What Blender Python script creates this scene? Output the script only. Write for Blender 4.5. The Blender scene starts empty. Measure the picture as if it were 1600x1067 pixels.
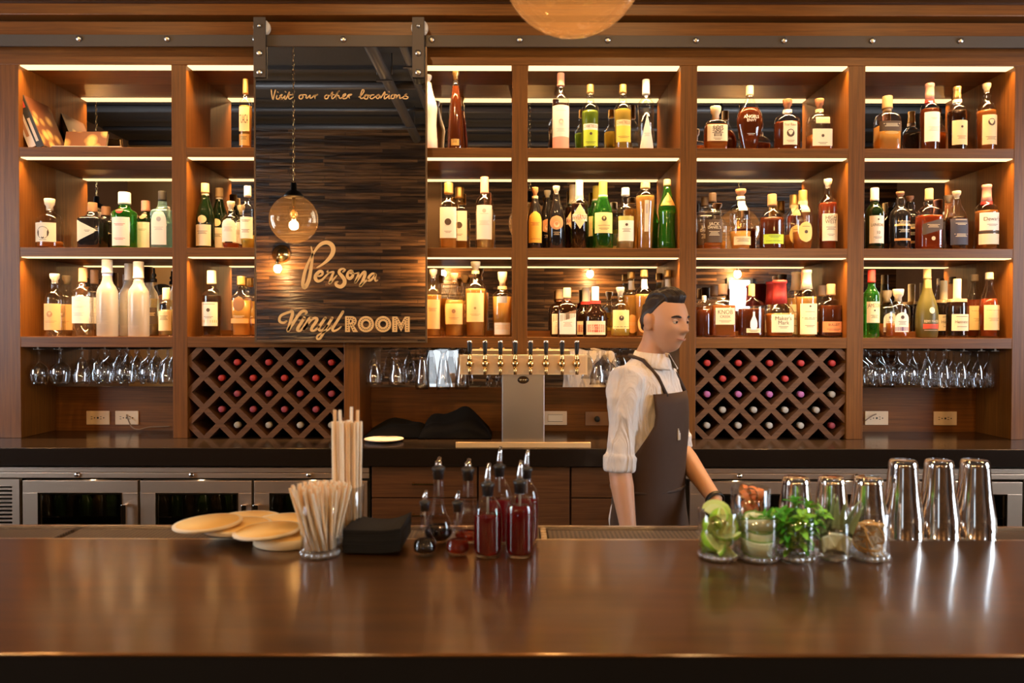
import bpy, math, random
from mathutils import Vector, Matrix, Euler, noise
PI = math.pi
rad = math.radians
random.seed(7)
S = bpy.context.scene
COL = S.collection

# ------------------------------------------------------------------ camera, world, exposure
CAMZ = 1.55
FPX = 1200.0
PITCH, ROLL = rad(0.88), rad(0.1)
cam = bpy.data.cameras.new('camera')
cam.sensor_width = 36; cam.lens = 36 * FPX / 1600
cam.clip_start = 0.02; cam.clip_end = 60
cam.dof.use_dof = True; cam.dof.focus_distance = 3.5; cam.dof.aperture_fstop = 3.4
camo = bpy.data.objects.new('camera', cam); COL.objects.link(camo)
CR = Matrix.Rotation(PI/2 - PITCH, 3, 'X') @ Matrix.Rotation(ROLL, 3, 'Z')
camo.rotation_euler = CR.to_euler(); camo.location = (0, 0, CAMZ)
S.camera = camo
w = bpy.data.worlds.new('world'); S.world = w; w.use_nodes = True
w.node_tree.nodes['Background'].inputs[0].default_value = (.9, .6, .4, 1)
w.node_tree.nodes['Background'].inputs[1].default_value = .02
S.view_settings.view_transform = 'Standard'; S.view_settings.look = 'None'
S.view_settings.gamma = 1; S.view_settings.use_curve_mapping = False
S.view_settings.exposure = 0.7
try:
    S.cycles.caustics_reflective = False; S.cycles.caustics_refractive = False
    S.cycles.transparent_max_bounces = 16; S.cycles.max_bounces = 10
    S.cycles.transmission_bounces = 8; S.cycles.glossy_bounces = 5; S.cycles.diffuse_bounces = 3
    S.cycles.sample_clamp_indirect = 6
except Exception: pass

def ray(px, py):
    return CR @ Vector(((px-800)/FPX, -(py-533.5)/FPX, -1))
def at(px, py, Y):
    d = ray(px, py); t = Y/d.y
    return Vector((d.x*t, Y, CAMZ + d.z*t))
def onz(px, py, z):
    d = ray(px, py); t = (z-CAMZ)/d.z
    return Vector((d.x*t, d.y*t, z))

# key depths and heights
YS, YM, YB, YC = 3.43, 3.705, 3.505, 3.15       # shelf front, mirror, bottles, counter front
ZBAR = 1.07
ZC = at(800, 685.5, YS).z                      # back counter top
def zs(py): return at(800, py, YS).z
def xs(px): return at(px, 400, YS).x
WARM = (1.0, .56, .22)
COOL = (.75, .87, 1.0)

def area(name, loc, target, sx, sy, power, color, spread=180):
    l = bpy.data.lights.new(name, 'AREA'); l.shape = 'RECTANGLE'; l.size = sx; l.size_y = sy
    l.energy = power; l.color = color; l.spread = rad(spread)
    o = bpy.data.objects.new(name, l); COL.objects.link(o); o.location = loc
    d = Vector(target) - Vector(loc)
    o.rotation_euler = d.to_track_quat('-Z', 'Y').to_euler()
    return o
# daylight entering through the two tall side windows (window_1, window_2)
area('daylight', (4.42, 1.15, 2.0), (0, 1.4, 1.2), 1.5, 1.7, 26, COOL)
area('daylight', (-4.42, 1.15, 2.0), (0, 1.4, 1.2), 1.5, 1.7, 9, COOL)
# track spotlight on the ceiling aimed at the right of the shelving
def spot(name, loc, target, power, color, size, blend=.6, r=.04):
    l = bpy.data.lights.new(name, 'SPOT'); l.energy = power; l.color = color
    l.spot_size = rad(size); l.spot_blend = blend; l.shadow_soft_size = r
    o = bpy.data.objects.new(name, l); COL.objects.link(o); o.location = loc
    d = Vector(target) - Vector(loc); o.rotation_euler = d.to_track_quat('-Z', 'Y').to_euler()
    return o
LED_POWER = 3.6
SPOTS = []

# ------------------------------------------------------------------ materials
MATS = {}
def _new(name):
    m = bpy.data.materials.new(name); m.use_nodes = True
    return m, m.node_tree.nodes, m.node_tree.links
def P(name, col, rough=.5, metal=0, trans=0, emit=None, es=0, coat=0, spec=.5, ior=1.45, sub=0, sheen=0):
    if name in MATS: return MATS[name]
    m, N, L = _new(name); b = N['Principled BSDF']
    b.inputs['Base Color'].default_value = (*col, 1); b.inputs['Roughness'].default_value = rough
    b.inputs['Metallic'].default_value = metal; b.inputs['Transmission Weight'].default_value = trans
    b.inputs['Coat Weight'].default_value = coat; b.inputs['Specular IOR Level'].default_value = spec
    b.inputs['IOR'].default_value = ior; b.inputs['Sheen Weight'].default_value = sheen
    if sub: b.inputs['Subsurface Weight'].default_value = sub; b.inputs['Subsurface Scale'].default_value = .01
    if emit: b.inputs['Emission Color'].default_value = (*emit, 1); b.inputs['Emission Strength'].default_value = es
    # faint real-world variation so that every surface is procedural
    t = N.new('ShaderNodeTexNoise'); t.inputs['Scale'].default_value = 40
    r = N.new('ShaderNodeMapRange'); r.inputs[3].default_value = max(0, rough-.04); r.inputs[4].default_value = min(1, rough+.04)
    g = N.new('ShaderNodeNewGeometry'); L.new(g.outputs['Position'], t.inputs['Vector'])
    L.new(t.outputs['Fac'], r.inputs[0]); L.new(r.outputs[0], b.inputs['Roughness'])
    MATS[name] = m; return m
def wood(name, c1, c2, axis='X', rough=.4, scale=1.0, bump=.08, coat=.04):
    if name in MATS: return MATS[name]
    m, N, L = _new(name); b = N['Principled BSDF']
    g = N.new('ShaderNodeNewGeometry'); mp = N.new('ShaderNodeMapping')
    sc = {'X': (2, 70, 70), 'Z': (70, 70, 2), 'Y': (70, 2, 70)}[axis]
    mp.inputs['Scale'].default_value = tuple(s*scale for s in sc)
    L.new(g.outputs['Position'], mp.inputs[0])
    n1 = N.new('ShaderNodeTexNoise'); n1.inputs['Scale'].default_value = 1.6; n1.inputs['Detail'].default_value = 6; n1.inputs['Distortion'].default_value = .6
    n2 = N.new('ShaderNodeTexNoise'); n2.inputs['Scale'].default_value = 9; n2.inputs['Detail'].default_value = 3
    L.new(mp.outputs[0], n1.inputs[0]); L.new(mp.outputs[0], n2.inputs[0])
    mx = N.new('ShaderNodeMath'); mx.operation = 'MULTIPLY_ADD'; mx.inputs[1].default_value = .35
    L.new(n2.outputs['Fac'], mx.inputs[0]); L.new(n1.outputs['Fac'], mx.inputs[2])
    cr = N.new('ShaderNodeValToRGB'); cr.color_ramp.elements[0].position = .35; cr.color_ramp.elements[1].position = .95
    cr.color_ramp.elements[0].color = (*c1, 1); cr.color_ramp.elements[1].color = (*c2, 1)
    L.new(mx.outputs[0], cr.inputs[0]); L.new(cr.outputs[0], b.inputs['Base Color'])
    b.inputs['Specular IOR Level'].default_value = .35; b.inputs['Roughness'].default_value = rough; b.inputs['Coat Weight'].default_value = coat; b.inputs['Coat Roughness'].default_value = .25
    bp = N.new('ShaderNodeBump'); bp.inputs['Strength'].default_value = bump; bp.inputs['Distance'].default_value = .002
    L.new(mx.outputs[0], bp.inputs['Height']); L.new(bp.outputs[0], b.inputs['Normal'])
    MATS[name] = m; return m
def brushed(name, col, rough=.3, axis='X'):
    if name in MATS: return MATS[name]
    m, N, L = _new(name); b = N['Principled BSDF']
    b.inputs['Base Color'].default_value = (*col, 1); b.inputs['Metallic'].default_value = 1
    g = N.new('ShaderNodeNewGeometry'); mp = N.new('ShaderNodeMapping')
    mp.inputs['Scale'].default_value = (3, 300, 300) if axis == 'X' else (300, 300, 3)
    n = N.new('ShaderNodeTexNoise'); n.inputs['Scale'].default_value = 1; n.inputs['Detail'].default_value = 4
    L.new(g.outputs['Position'], mp.inputs[0]); L.new(mp.outputs[0], n.inputs[0])
    r = N.new('ShaderNodeMapRange'); r.inputs[3].default_value = rough-.08; r.inputs[4].default_value = rough+.1
    L.new(n.outputs['Fac'], r.inputs[0]); L.new(r.outputs[0], b.inputs['Roughness'])
    MATS[name] = m; return m
def shell(name, tint=(1, 1, 1), gloss=(1, 1, 1), haze=0, hazecol=(1, 1, 1), ior=1.45, rough=.02, k=1.0):
    """thin glass: clear straight through, fresnel gloss on top, optional frosted haze"""
    if name in MATS: return MATS[name]
    m, N, L = _new(name); N.remove(N['Principled BSDF']); out = N['Material Output']
    t = N.new('ShaderNodeBsdfTransparent'); t.inputs[0].default_value = (*tint, 1)
    gl = N.new('ShaderNodeBsdfGlossy'); gl.inputs['Color'].default_value = (*gloss, 1); gl.inputs['Roughness'].default_value = rough
    fr = N.new('ShaderNodeFresnel'); ge = N.new('ShaderNodeNewGeometry'); ma = N.new('ShaderNodeMath'); ma.operation = 'MULTIPLY_ADD'
    ma.inputs[1].default_value = 1/ior-ior; ma.inputs[2].default_value = ior; L.new(ge.outputs['Backfacing'], ma.inputs[0]); L.new(ma.outputs[0], fr.inputs[0])
    mp = N.new('ShaderNodeMath'); mp.operation = 'MULTIPLY_ADD'; mp.inputs[1].default_value = k; mp.inputs[2].default_value = .02
    L.new(fr.outputs[0], mp.inputs[0])
    last = t
    if haze:
        d = N.new('ShaderNodeBsdfDiffuse'); d.inputs[0].default_value = (*hazecol, 1)
        tr = N.new('ShaderNodeBsdfTranslucent'); tr.inputs[0].default_value = (*hazecol, 1)
        dm = N.new('ShaderNodeMixShader'); dm.inputs[0].default_value = .5
        L.new(d.outputs[0], dm.inputs[1]); L.new(tr.outputs[0], dm.inputs[2])
        hm = N.new('ShaderNodeMixShader'); hm.inputs[0].default_value = haze
        L.new(t.outputs[0], hm.inputs[1]); L.new(dm.outputs[0], hm.inputs[2]); last = hm
    mx = N.new('ShaderNodeMixShader'); L.new(mp.outputs[0], mx.inputs[0])
    L.new(last.outputs[0], mx.inputs[1]); L.new(gl.outputs[0], mx.inputs[2]); L.new(mx.outputs[0], out.inputs[0])
    MATS[name] = m; return m
def liquid(name, col, k=.55):
    if name in MATS: return MATS[name]
    m, N, L = _new(name); b = N['Principled BSDF']
    b.inputs['Base Color'].default_value = (*col, 1); b.inputs['Roughness'].default_value = .08
    b.inputs['Transmission Weight'].default_value = k; b.inputs['IOR'].default_value = 1.36
    out = N['Material Output']; tr = N.new('ShaderNodeBsdfTranslucent'); tr.inputs[0].default_value = (*col, 1)
    mx = N.new('ShaderNodeMixShader'); mx.inputs[0].default_value = .3
    L.new(b.outputs[0], mx.inputs[1]); L.new(tr.outputs[0], mx.inputs[2]); L.new(mx.outputs[0], out.inputs[0])
    MATS[name] = m; return m
def emis(name, col, s):
    if name in MATS: return MATS[name]
    m, N, L = _new(name); N.remove(N['Principled BSDF']); e = N.new('ShaderNodeEmission')
    e.inputs[0].default_value = (*col, 1); e.inputs[1].default_value = s
    L.new(e.outputs[0], N['Material Output'].inputs[0]); MATS[name] = m; return m
def col(c):
    """plain matte paper/plastic by colour"""
    return P('finish_%d_%d_%d' % tuple(int(x*255) for x in c), c, .55)

WC1, WC2 = (.085, .028, .004), (.23, .082, .011)
W_H = wood('walnut_horizontal', WC1, WC2, 'X')
W_V = wood('walnut_vertical', WC1, WC2, 'Z')
W_Y = wood('walnut_depth', WC1, WC2, 'Y')
W_D = wood('dark_walnut', (.03, .013, .006), (.09, .036, .013), 'X', .45)
MIRROR = P('mirror_silver', (.80, .78, .75), .0, 1); MIRROR.node_tree.nodes['Principled BSDF'].inputs['Roughness'].default_value = 0
for l in list(MIRROR.node_tree.links):
    if l.to_socket.name == 'Roughness': MIRROR.node_tree.links.remove(l)
STEEL = brushed('brushed_stainless', (.58, .44, .33), .40)
STEELV = brushed('brushed_stainless_vertical', (.62, .58, .55), .32, 'Z')
RAILM = P('dark_steel', (.085, .070, .058), .5, .4)
BOLT = P('zinc_bolt', (.75, .72, .65), .3, 1)
CHROME = P('polished_chrome', (.9, .88, .86), .06, 1)
BLACK = P('black_satin', (.012, .011, .010), .45)
GOLDP = P('gold_paint', (.80, .50, .20), .45, 0)
BRASS = P('brass', (.85, .58, .25), .2, 1)
CLEAR = shell('clear_glass', (.97, .97, .96))

# ------------------------------------------------------------------ mesh builder
class MB:
    def __init__(s): s.v = []; s.f = []; s.sm = []
    def add(s, vs, fs, smooth=False):
        o = len(s.v); s.v += [tuple(v) for v in vs]
        s.f += [tuple(i+o for i in f) for f in fs]; s.sm += [smooth]*len(fs); return s
    def box(s, x0, x1, y0, y1, z0, z1, M=None):
        if x0 > x1: x0, x1 = x1, x0
        if y0 > y1: y0, y1 = y1, y0
        if z0 > z1: z0, z1 = z1, z0
        vs = [Vector((x, y, z)) for x in (x0, x1) for y in (y0, y1) for z in (z0, z1)]
        if M: vs = [M @ v for v in vs]
        return s.add(vs, [(0,1,3,2),(4,6,7,5),(0,4,5,1),(2,3,7,6),(0,2,6,4),(1,5,7,3)])
    def lathe(s, prof, seg=24, c=(0,0,0), sect=None, M=None, close=True, lump=None):
        """prof: (r,z) list bottom to top; sect(a)->(x,y) unit section"""
        if sect is None: sect = lambda a: (math.sin(a), -math.cos(a))
        vs = []; fs = []
        for i, (r, z) in enumerate(prof):
            for k in range(seg):
                a = 2*PI*k/seg; x, y = sect(a); q = r
                if lump: q = r*lump(a, z)
                vs.append(Vector((x*q+c[0], y*q+c[1], z+c[2])))
        for i in range(len(prof)-1):
            for k in range(seg):
                a, b = i*seg+k, i*seg+(k+1) % seg
                fs.append((a, b, b+seg, a+seg))
        if close:
            fs.append(tuple(range(seg))[::-1]); n = (len(prof)-1)*seg; fs.append(tuple(n+k for k in range(seg)))
        if M: vs = [M @ v for v in vs]
        return s.add(vs, fs, True)
    def tube(s, pts, r, seg=10, cap=True):
        pts = [Vector(p) for p in pts]; n = len(pts)
        rs = r if isinstance(r, (list, tuple)) else [r]*n
        vs = []; fs = []; up = None
        for i, p in enumerate(pts):
            t = (pts[min(i+1, n-1)] - pts[max(i-1, 0)])
            if t.length < 1e-9: t = Vector((0,0,1))
            t.normalize()
            if up is None: up = Vector((0,0,1)) if abs(t.z) < .9 else Vector((1,0,0))
            a = (up - t*up.dot(t)).normalized(); b = t.cross(a); up = a
            for k in range(seg):
                q = 2*PI*k/seg; vs.append(p + (a*math.cos(q) + b*math.sin(q))*rs[i])
        for i in range(n-1):
            for k in range(seg):
                x, y = i*seg+k, i*seg+(k+1) % seg; fs.append((x, y, y+seg, x+seg))
        if cap: fs.append(tuple(range(seg))[::-1]); fs.append(tuple((n-1)*seg+k for k in range(seg)))
        return s.add(vs, fs, True)
    def ball(s, c, r, seg=12, rings=8, sc=(1,1,1), M=None):
        pr = [(max(1e-4, math.sin(PI*i/rings))*r, -math.cos(PI*i/rings)*r) for i in range(rings+1)]
        o = len(s.v); s.lathe(pr, seg)
        for i in range(o, len(s.v)):
            v = Vector(s.v[i]); v = Vector((v.x*sc[0], v.y*sc[1], v.z*sc[2]))
            if M: v = M @ v
            s.v[i] = tuple(v + Vector(c))
        return s
    def prism(s, poly, y0, y1, M=None):
        """poly in (x,z), extruded along y"""
        n = len(poly)
        vs = [Vector((x, y0, z)) for x, z in poly] + [Vector((x, y1, z)) for x, z in poly]
        if M: vs = [M @ v for v in vs]
        fs = [tuple(range(n)), tuple(range(n, 2*n))[::-1]]
        for i in range(n): j = (i+1) % n; fs.append((i, i+n, j+n, j))
        return s.add(vs, fs)
    def build(s, name, mat, parent=None, bevel=0, loc=None, subd=0):
        me = bpy.data.meshes.new(name); me.from_pydata(s.v, [], s.f)
        me.polygons.foreach_set('use_smooth', s.sm); me.validate(); me.update()
        import bmesh
        bm = bmesh.new(); bm.from_mesh(me); bmesh.ops.recalc_face_normals(bm, faces=bm.faces); bm.to_mesh(me); bm.free()
        if mat: me.materials.append(mat)
        o = bpy.data.objects.new(name, me); COL.objects.link(o)
        if parent: o.parent = parent
        if loc is not None: o.location = loc
        if bevel:
            md = o.modifiers.new('bevel', 'BEVEL'); md.width = bevel; md.segments = 2; md.limit_method = 'ANGLE'
        if subd:
            md = o.modifiers.new('sub', 'SUBSURF'); md.levels = subd; md.render_levels = subd
        return o
def tag(o, label, cat, group=None):
    o['label'] = label; o['category'] = cat
    if group: o['group'] = group
    return o
def thing(name, loc, label, cat, group=None, rz=0):
    o = bpy.data.objects.new(name, None); COL.objects.link(o); o.location = loc; o.rotation_euler = (0, 0, rz)
    o.empty_display_size = .05
    return tag(o, label, cat, group)
def struct(o): o['kind'] = 'structure'; return o
def dup(root, loc, label=None, rz=None, rot=None, parent=None):
    r = root.copy(); COL.objects.link(r)
    if parent is None:
        r.location = loc
        if rz is not None: r.rotation_euler = (0, 0, rz)
        if rot is not None: r.rotation_euler = rot
    else: r.parent = parent
    if label: r['label'] = label
    for ch in list(root.children): dup(ch, None, parent=r)
    return r
def box(name, mat, x0, x1, y0, y1, z0, z1, parent=None, bevel=0):
    return MB().box(x0, x1, y0, y1, z0, z1).build(name, mat, parent, bevel)
def text_geo(s, size, bold=0):
    cu = bpy.data.curves.new('t', 'FONT'); cu.body = s; cu.size = size; cu.align_x = 'CENTER'; cu.align_y = 'CENTER'
    cu.resolution_u = 3; cu.offset = bold
    o = bpy.data.objects.new('t', cu); COL.objects.link(o)
    bpy.context.view_layer.update()
    me = bpy.data.meshes.new_from_object(o.evaluated_get(bpy.context.evaluated_depsgraph_get()))
    vs = [v.co.copy() for v in me.vertices]; fs = [tuple(p.vertices) for p in me.polygons]
    bpy.data.objects.remove(o); bpy.data.curves.remove(cu); bpy.data.meshes.remove(me)
    return vs, fs
def stroke(mb, pts, w, y, th=.001, toX=None, cyc=False):
    """flat variable-width ribbon through (px,py) points, drawn by toX(px,py)->(x,z)"""
    n = len(pts)
    # Catmull-Rom resample
    P_ = [Vector(p[:2]) for p in pts]; W = [(p[2] if len(p) > 2 else w) for p in pts]
    R = []; RW = []
    for i in range(n-1):
        p0, p1, p2, p3 = P_[max(i-1, 0)], P_[i], P_[i+1], P_[min(i+2, n-1)]
        for k in range(5):
            t = k/5
            R.append(.5*((2*p1)+(p2-p0)*t+(2*p0-5*p1+4*p2-p3)*t*t+(3*p1-p0-3*p2+p3)*t**3)); RW.append(W[i]*(1-t)+W[i+1]*t)
    R.append(P_[-1]); RW.append(W[-1])
    vs = []; fs = []
    for i, p in enumerate(R):
        t = R[min(i+1, len(R)-1)] - R[max(i-1, 0)]; t.normalize(); nn = Vector((-t.y, t.x))
        for sgn in (-1, 1):
            q = p + nn*sgn*RW[i]/2; x, z = toX(q.x, q.y); vs.append((x, y, z))
    m = len(vs)
    vs += [(a, b-th, c) for a, b, c in vs]
    for i in range(len(R)-1):
        a = 2*i; fs.append((a, a+1, a+3, a+2)); b = a+m; fs.append((b, b+2, b+3, b+1))
        fs.append((a, a+2, b+2, b)); fs.append((a+1, b+1, b+3, a+3))
    mb.add(vs, fs)
    for p, ww in ((R[0], RW[0]), (R[-1], RW[-1])):
        x, z = toX(p.x, p.y); x2, _ = toX(p.x+ww/2, p.y); r = x2-x
        mb.prism([(x+r*math.cos(2*PI*k/10), z+r*math.sin(2*PI*k/10)) for k in range(10)], y-th, y)

# ------------------------------------------------------------------ the room
ZCEIL, XW, YBK, YFR = 3.75, 4.5, -1.6, 3.78
WALLP = P('plaster_brown', (.10, .055, .03), .8)
CEILM = P('ceiling_charcoal', (.035, .031, .028), .7)
FLOORM = wood('floor_planks', (.03, .018, .011), (.08, .05, .03), 'X', .5)
def planks():
    """stacked reclaimed wood strips"""
    m, N, L = _new('stacked_reclaimed_wood'); b = N['Principled BSDF']
    g = N.new('ShaderNodeNewGeometry'); sx = N.new('ShaderNodeSeparateXYZ'); cb = N.new('ShaderNodeCombineXYZ')
    L.new(g.outputs['Position'], sx.inputs[0]); L.new(sx.outputs['X'], cb.inputs['X']); L.new(sx.outputs['Z'], cb.inputs['Y'])
    br = N.new('ShaderNodeTexBrick'); br.inputs['Scale'].default_value = 1; br.inputs['Brick Width'].default_value = .6
    br.inputs['Row Height'].default_value = .036; br.inputs['Mortar Size'].default_value = .0025; br.offset = .37; br.squash = 1.7; br.squash_frequency = 3
    br.inputs['Color1'].default_value = (.0, .0, .0, 1); br.inputs['Color2'].default_value = (1, 1, 1, 1); br.inputs['Mortar'].default_value = (0, 0, 0, 1)
    br.inputs['Bias'].default_value = 0
    L.new(cb.outputs[0], br.inputs['Vector'])
    mp = N.new('ShaderNodeMapping'); mp.inputs['Scale'].default_value = (2.2, 24, 1); L.new(cb.outputs[0], mp.inputs[0])
    n = N.new('ShaderNodeTexNoise'); n.inputs['Scale'].default_value = 1.3; n.inputs['Detail'].default_value = 5; L.new(mp.outputs[0], n.inputs[0])
    mx = N.new('ShaderNodeMath'); mx.operation = 'MULTIPLY_ADD'; mx.inputs[1].default_value = .55
    L.new(br.outputs['Color'], mx.inputs[0]); L.new(n.outputs['Fac'], mx.inputs[2])
    cr = N.new('ShaderNodeValToRGB'); e = cr.color_ramp.elements; e[0].position = .38; e[0].color = (.012, .006, .003, 1); e[1].position = 1.0; e[1].color = (.20, .09, .03, 1)
    k = cr.color_ramp.elements.new(.68); k.color = (.045, .02, .008, 1)
    L.new(mx.outputs[0], cr.inputs[0]); L.new(cr.outputs[0], b.inputs['Base Color'])
    b.inputs['Roughness'].default_value = .38
    bp = N.new('ShaderNodeBump'); bp.inputs['Strength'].default_value = 1; bp.inputs['Distance'].default_value = .03
    L.new(mx.outputs[0], bp.inputs['Height']); L.new(bp.outputs[0], b.inputs['Normal'])
    return m
PLANK = planks()
struct(box('floor', FLOORM, -XW-.1, XW+.1, YBK-.1, YFR+.1, -.1, 0))
struct(box('ceiling', CEILM, -XW-.1, XW+.1, YBK-.1, YFR+.1, ZCEIL, ZCEIL+.1))
struct(box('wall_front', WALLP, -XW-.1, XW+.1, YFR, YFR+.1, 0, ZCEIL))
struct(box('wall_back', PLANK, -3.45, XW+.1, YBK-.1, YBK, 0, ZCEIL))
YEL = P('ochre_plaster', (.55, .33, .12), .8)
struct(box('wall_corner', YEL, -XW-.1, -3.45, YBK-.1, YBK, 0, ZCEIL))
struct(box('wall_left', WALLP, -XW-.1, -XW, YBK, YFR, 0, ZCEIL))
struct(box('wall_right', WALLP, XW, XW+.1, YBK, YFR, 0, ZCEIL))
PANE = emis('bright_pane', COOL, 8.0)
FRAME = P('window_frame_black', (.02, .02, .02), .4)
for i, sx in ((1, 1), (2, -1)):
    x0, x1 = sorted((sx*XW-sx*.03, sx*XW-sx*.045))
    wn = struct(box('window_%d' % i, PANE, sx*XW-sx*.002, sx*XW-sx*.012, .4, 1.9, 1.15, 2.85))
    f = MB()
    for z in (1.12, 1.97, 2.85): f.box(sx*XW, sx*XW-sx*.04, .36, 1.94, z, z+.04)
    for y in (.36, 1.13, 1.9): f.box(sx*XW, sx*XW-sx*.04, y, y+.04, 1.12, 2.89)
    f.build('window_frame', FRAME, wn)
# lit panes added in the back wall for unidentified bright shapes in the mirrors
def bpane(n, cx, cz, w_, h_, s):
    o = struct(box('window_%d' % n, emis('bright_pane_%d' % n, (.8, .9, 1), s), cx-w_/2, cx+w_/2, YBK, YBK+.012, cz-h_/2, cz+h_/2))
    f = MB(); t = .03
    f.box(cx-w_/2-t, cx-w_/2, YBK, YBK+.03, cz-h_/2-t, cz+h_/2+t); f.box(cx+w_/2, cx+w_/2+t, YBK, YBK+.03, cz-h_/2-t, cz+h_/2+t)
    f.box(cx-w_/2, cx+w_/2, YBK, YBK+.03, cz+h_/2, cz+h_/2+t); f.box(cx-w_/2, cx+w_/2, YBK, YBK+.03, cz-h_/2-t, cz-h_/2)
    f.build('window_frame', FRAME, o)
bpane(3, 2.66, 1.95, .24, .36, 6)
bpane(4, -.80, 1.10, .34, .44, .9)
# skirting
struct(box('baseboard_back', W_D, -XW, XW, YBK, YBK+.02, 0, .12))

# ceiling pipes
PIPEM = P('pipe_grey', (.10, .09, .085), .45, .3)
def pipe(a, b, r, lab):
    m = MB(); m.tube([a, b], r, 14)
    root = thing('ceiling_pipe', a, lab, 'pipe')
    o = m.build('pipe_run', PIPEM, root); 
    for v in o.data.vertices: v.co = v.co - Vector(a)
    h = MB(); d = Vector(b) - Vector(a)
    for t in (.15, .5, .85):
        p = d*t; ax = Vector((1,0,0)) if abs(d.y) > abs(d.x) else Vector((0,1,0))
        h.tube([p + ax*(r+.012) + Vector((0,0,.0)), p + ax*(r+.012) + Vector((0,0,ZCEIL-a[2]))], .006, 6)
        h.tube([p - ax*(r+.012), p - ax*(r+.012) + Vector((0,0,ZCEIL-a[2]))], .006, 6)
        h.box(p.x-r-.02 if ax.x else p.x-.015, p.x+r+.02 if ax.x else p.x+.015, p.y-r-.02 if ax.y else p.y-.015, p.y+r+.02 if ax.y else p.y+.015, -r-.008, -r+.002)
    h.build('pipe_hanger', PIPEM, root)
pipe((-1.02, -1.5, 3.58), (-1.02, 2.6, 3.58), .045, 'thick dark pipe running front to back under the ceiling')
pipe((-.80, -1.5, 3.62), (-.80, 2.9, 3.62), .03, 'thinner dark pipe beside the thick one under the ceiling')
pipe((-4.3, -1.25, 3.64), (4.3, -1.25, 3.64), .03, 'crosswise dark pipe nearest the plank wall')
pipe((-4.3, -.7, 3.66), (4.3, -.7, 3.66), .02, 'slim crosswise pipe under the ceiling, second from the plank wall')
pipe((-4.3, .1, 3.64), (4.3, .1, 3.64), .035, 'crosswise dark pipe over the customer side of the bar')

# wall sconces on the plank wall, reflected in the mirrors
BULB = emis('sconce_bulb_glow', (1, .60, .24), 360)
def make_sconce(x, lab):
    r = thing('wall_sconce', (x, YBK, 2.36), lab, 'lamp', 'wall sconces on the plank wall')
    M = Matrix.Rotation(PI/2, 4, 'X')
    MB().lathe([(.10, -.0), (.10, -.012), (.085, -.02), (.085, -.024), (.05, -.03), (.045, -.045), (.001, -.05)], 24, M=M).build('backplate', BRASS, r)
    MB().tube([(0, .03, 0), (0, .11, .01), (0, .14, -.03), (0, .14, -.08)], .009, 8).build('arm', BRASS, r)
    b = MB(); b.lathe([(.018, .05), (.02, .02), (.02, 0), (.022, -.01)], 14, c=(0, .14, -.12)); b.build('socket', BRASS, r)
    MB().ball((0, .14, -.165), .038, 14, 10, (1, 1, 1.15)).build('bulb', BULB, r)
    return r
sc0 = make_sconce(-2.49, 'brass wall sconce with a bare bulb, left one on the plank wall')
dup(sc0, (-.80, YBK, 2.36), 'brass wall sconce with a bare bulb, second from the left on the plank wall')
dup(sc0, (.90, YBK, 2.36), 'brass wall sconce with a bare bulb, second from the right on the plank wall')
dup(sc0, (2.60, YBK, 2.36), 'brass wall sconce with a bare bulb, rightmost on the plank wall')
spot('ochre_wall_fill', (-4.0, -.7, 3.3), (-4.0, YBK, 1.8), 30, WARM, 70)  # added lamp without a fixture, brightens the ochre wall and its discs
RECM = P('record_black', (.01, .01, .01), .3)
for k, (x, z, lab) in enumerate(((-3.72, 1.98, 'large black disc hung on the ochre wall'), (-4.1, 1.9, 'smaller black disc hung on the ochre wall'))):
    r = thing('wall_disc', (x, YBK, z), lab, 'wall decoration')
    M = Matrix.Rotation(PI/2, 4, 'X'); q = .24 - .06*k
    MB().lathe([(q, 0), (q, -.01), (q*.35, -.012), (.001, -.012)], 32, M=M).build('disc', RECM, r)
    MB().lathe([(q*.3, -.012), (q*.3, -.014), (.001, -.014)], 24, M=M).build('centre_label', col((.5, .2, .08)), r)

# pendant globes over the bar
PGLASS = shell('pendant_glass', (.96, .88, .74), (1, .95, .85), haze=.026, hazecol=(1.0, .68, .40), rough=.05)
FIL = emis('filament_glow', (1, .62, .26), 60)
GLB = shell('bulb_glass', (1, .93, .8))
def make_pendant(x, z, lab):
    r = thing('globe_pendant', (x, 1.665, z), lab, 'lamp', 'glass globe pendants over the bar')
    R = .158
    pr = [(max(.001, R*math.sin(PI*i/24)), -R*math.cos(PI*i/24)*(1.0)) for i in range(0, 22)]
    MB().lathe(pr, 40, close=False).build('globe', PGLASS, r)
    MB().lathe([(.062, R*.90), (.064, R*.96), (.045, R*1.12), (.02, R*1.2), (.018, R*1.5), (.001, R*1.52)], 24).build('cap', BLACK, r)
    c = MB(); z0 = R*1.5; n = int((ZCEIL-z-z0)/.03)
    for i in range(n):
        zz = z0 + .03*i; a = (i % 2)*PI/2
        pts = [(.007*math.cos(t)*math.cos(a), .007*math.cos(t)*math.sin(a), zz+.019*math.sin(t)) for t in [2*PI*k/8 for k in range(9)]]
        c.tube(pts, .002, 5, False)
    c.build('chain', BRASS, r)
    MB().lathe([(.012, .14), (.012, .06), (.016, .05), (.016, .02), (.012, .015)], 12).build('socket', BRASS, r)
    b = MB().lathe([(.012, .02), (.016, .005), (.030, -.03), (.032, -.045), (.022, -.07), (.001, -.078)], 16, close=False).build('bulb', GLB, r)
    MB().tube([(-.008, 0, .0), (-.01, 0, -.045), (-.004, 0, -.05), (0, 0, -.02), (.004, 0, -.05), (.01, 0, -.045), (.008, 0, 0)], .0035, 6).build('filament', FIL, b)
    return r
pn = make_pendant(.13, 2.345, 'clear amber glass globe pendant hanging at the top of the view')
dup(pn, (-1.43, 1.665, 2.27), 'clear glass globe pendant reflected in the sliding mirror panel')
dup(pn, (1.69, 1.665, 2.3), 'clear glass globe pendant over the right part of the bar')
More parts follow.
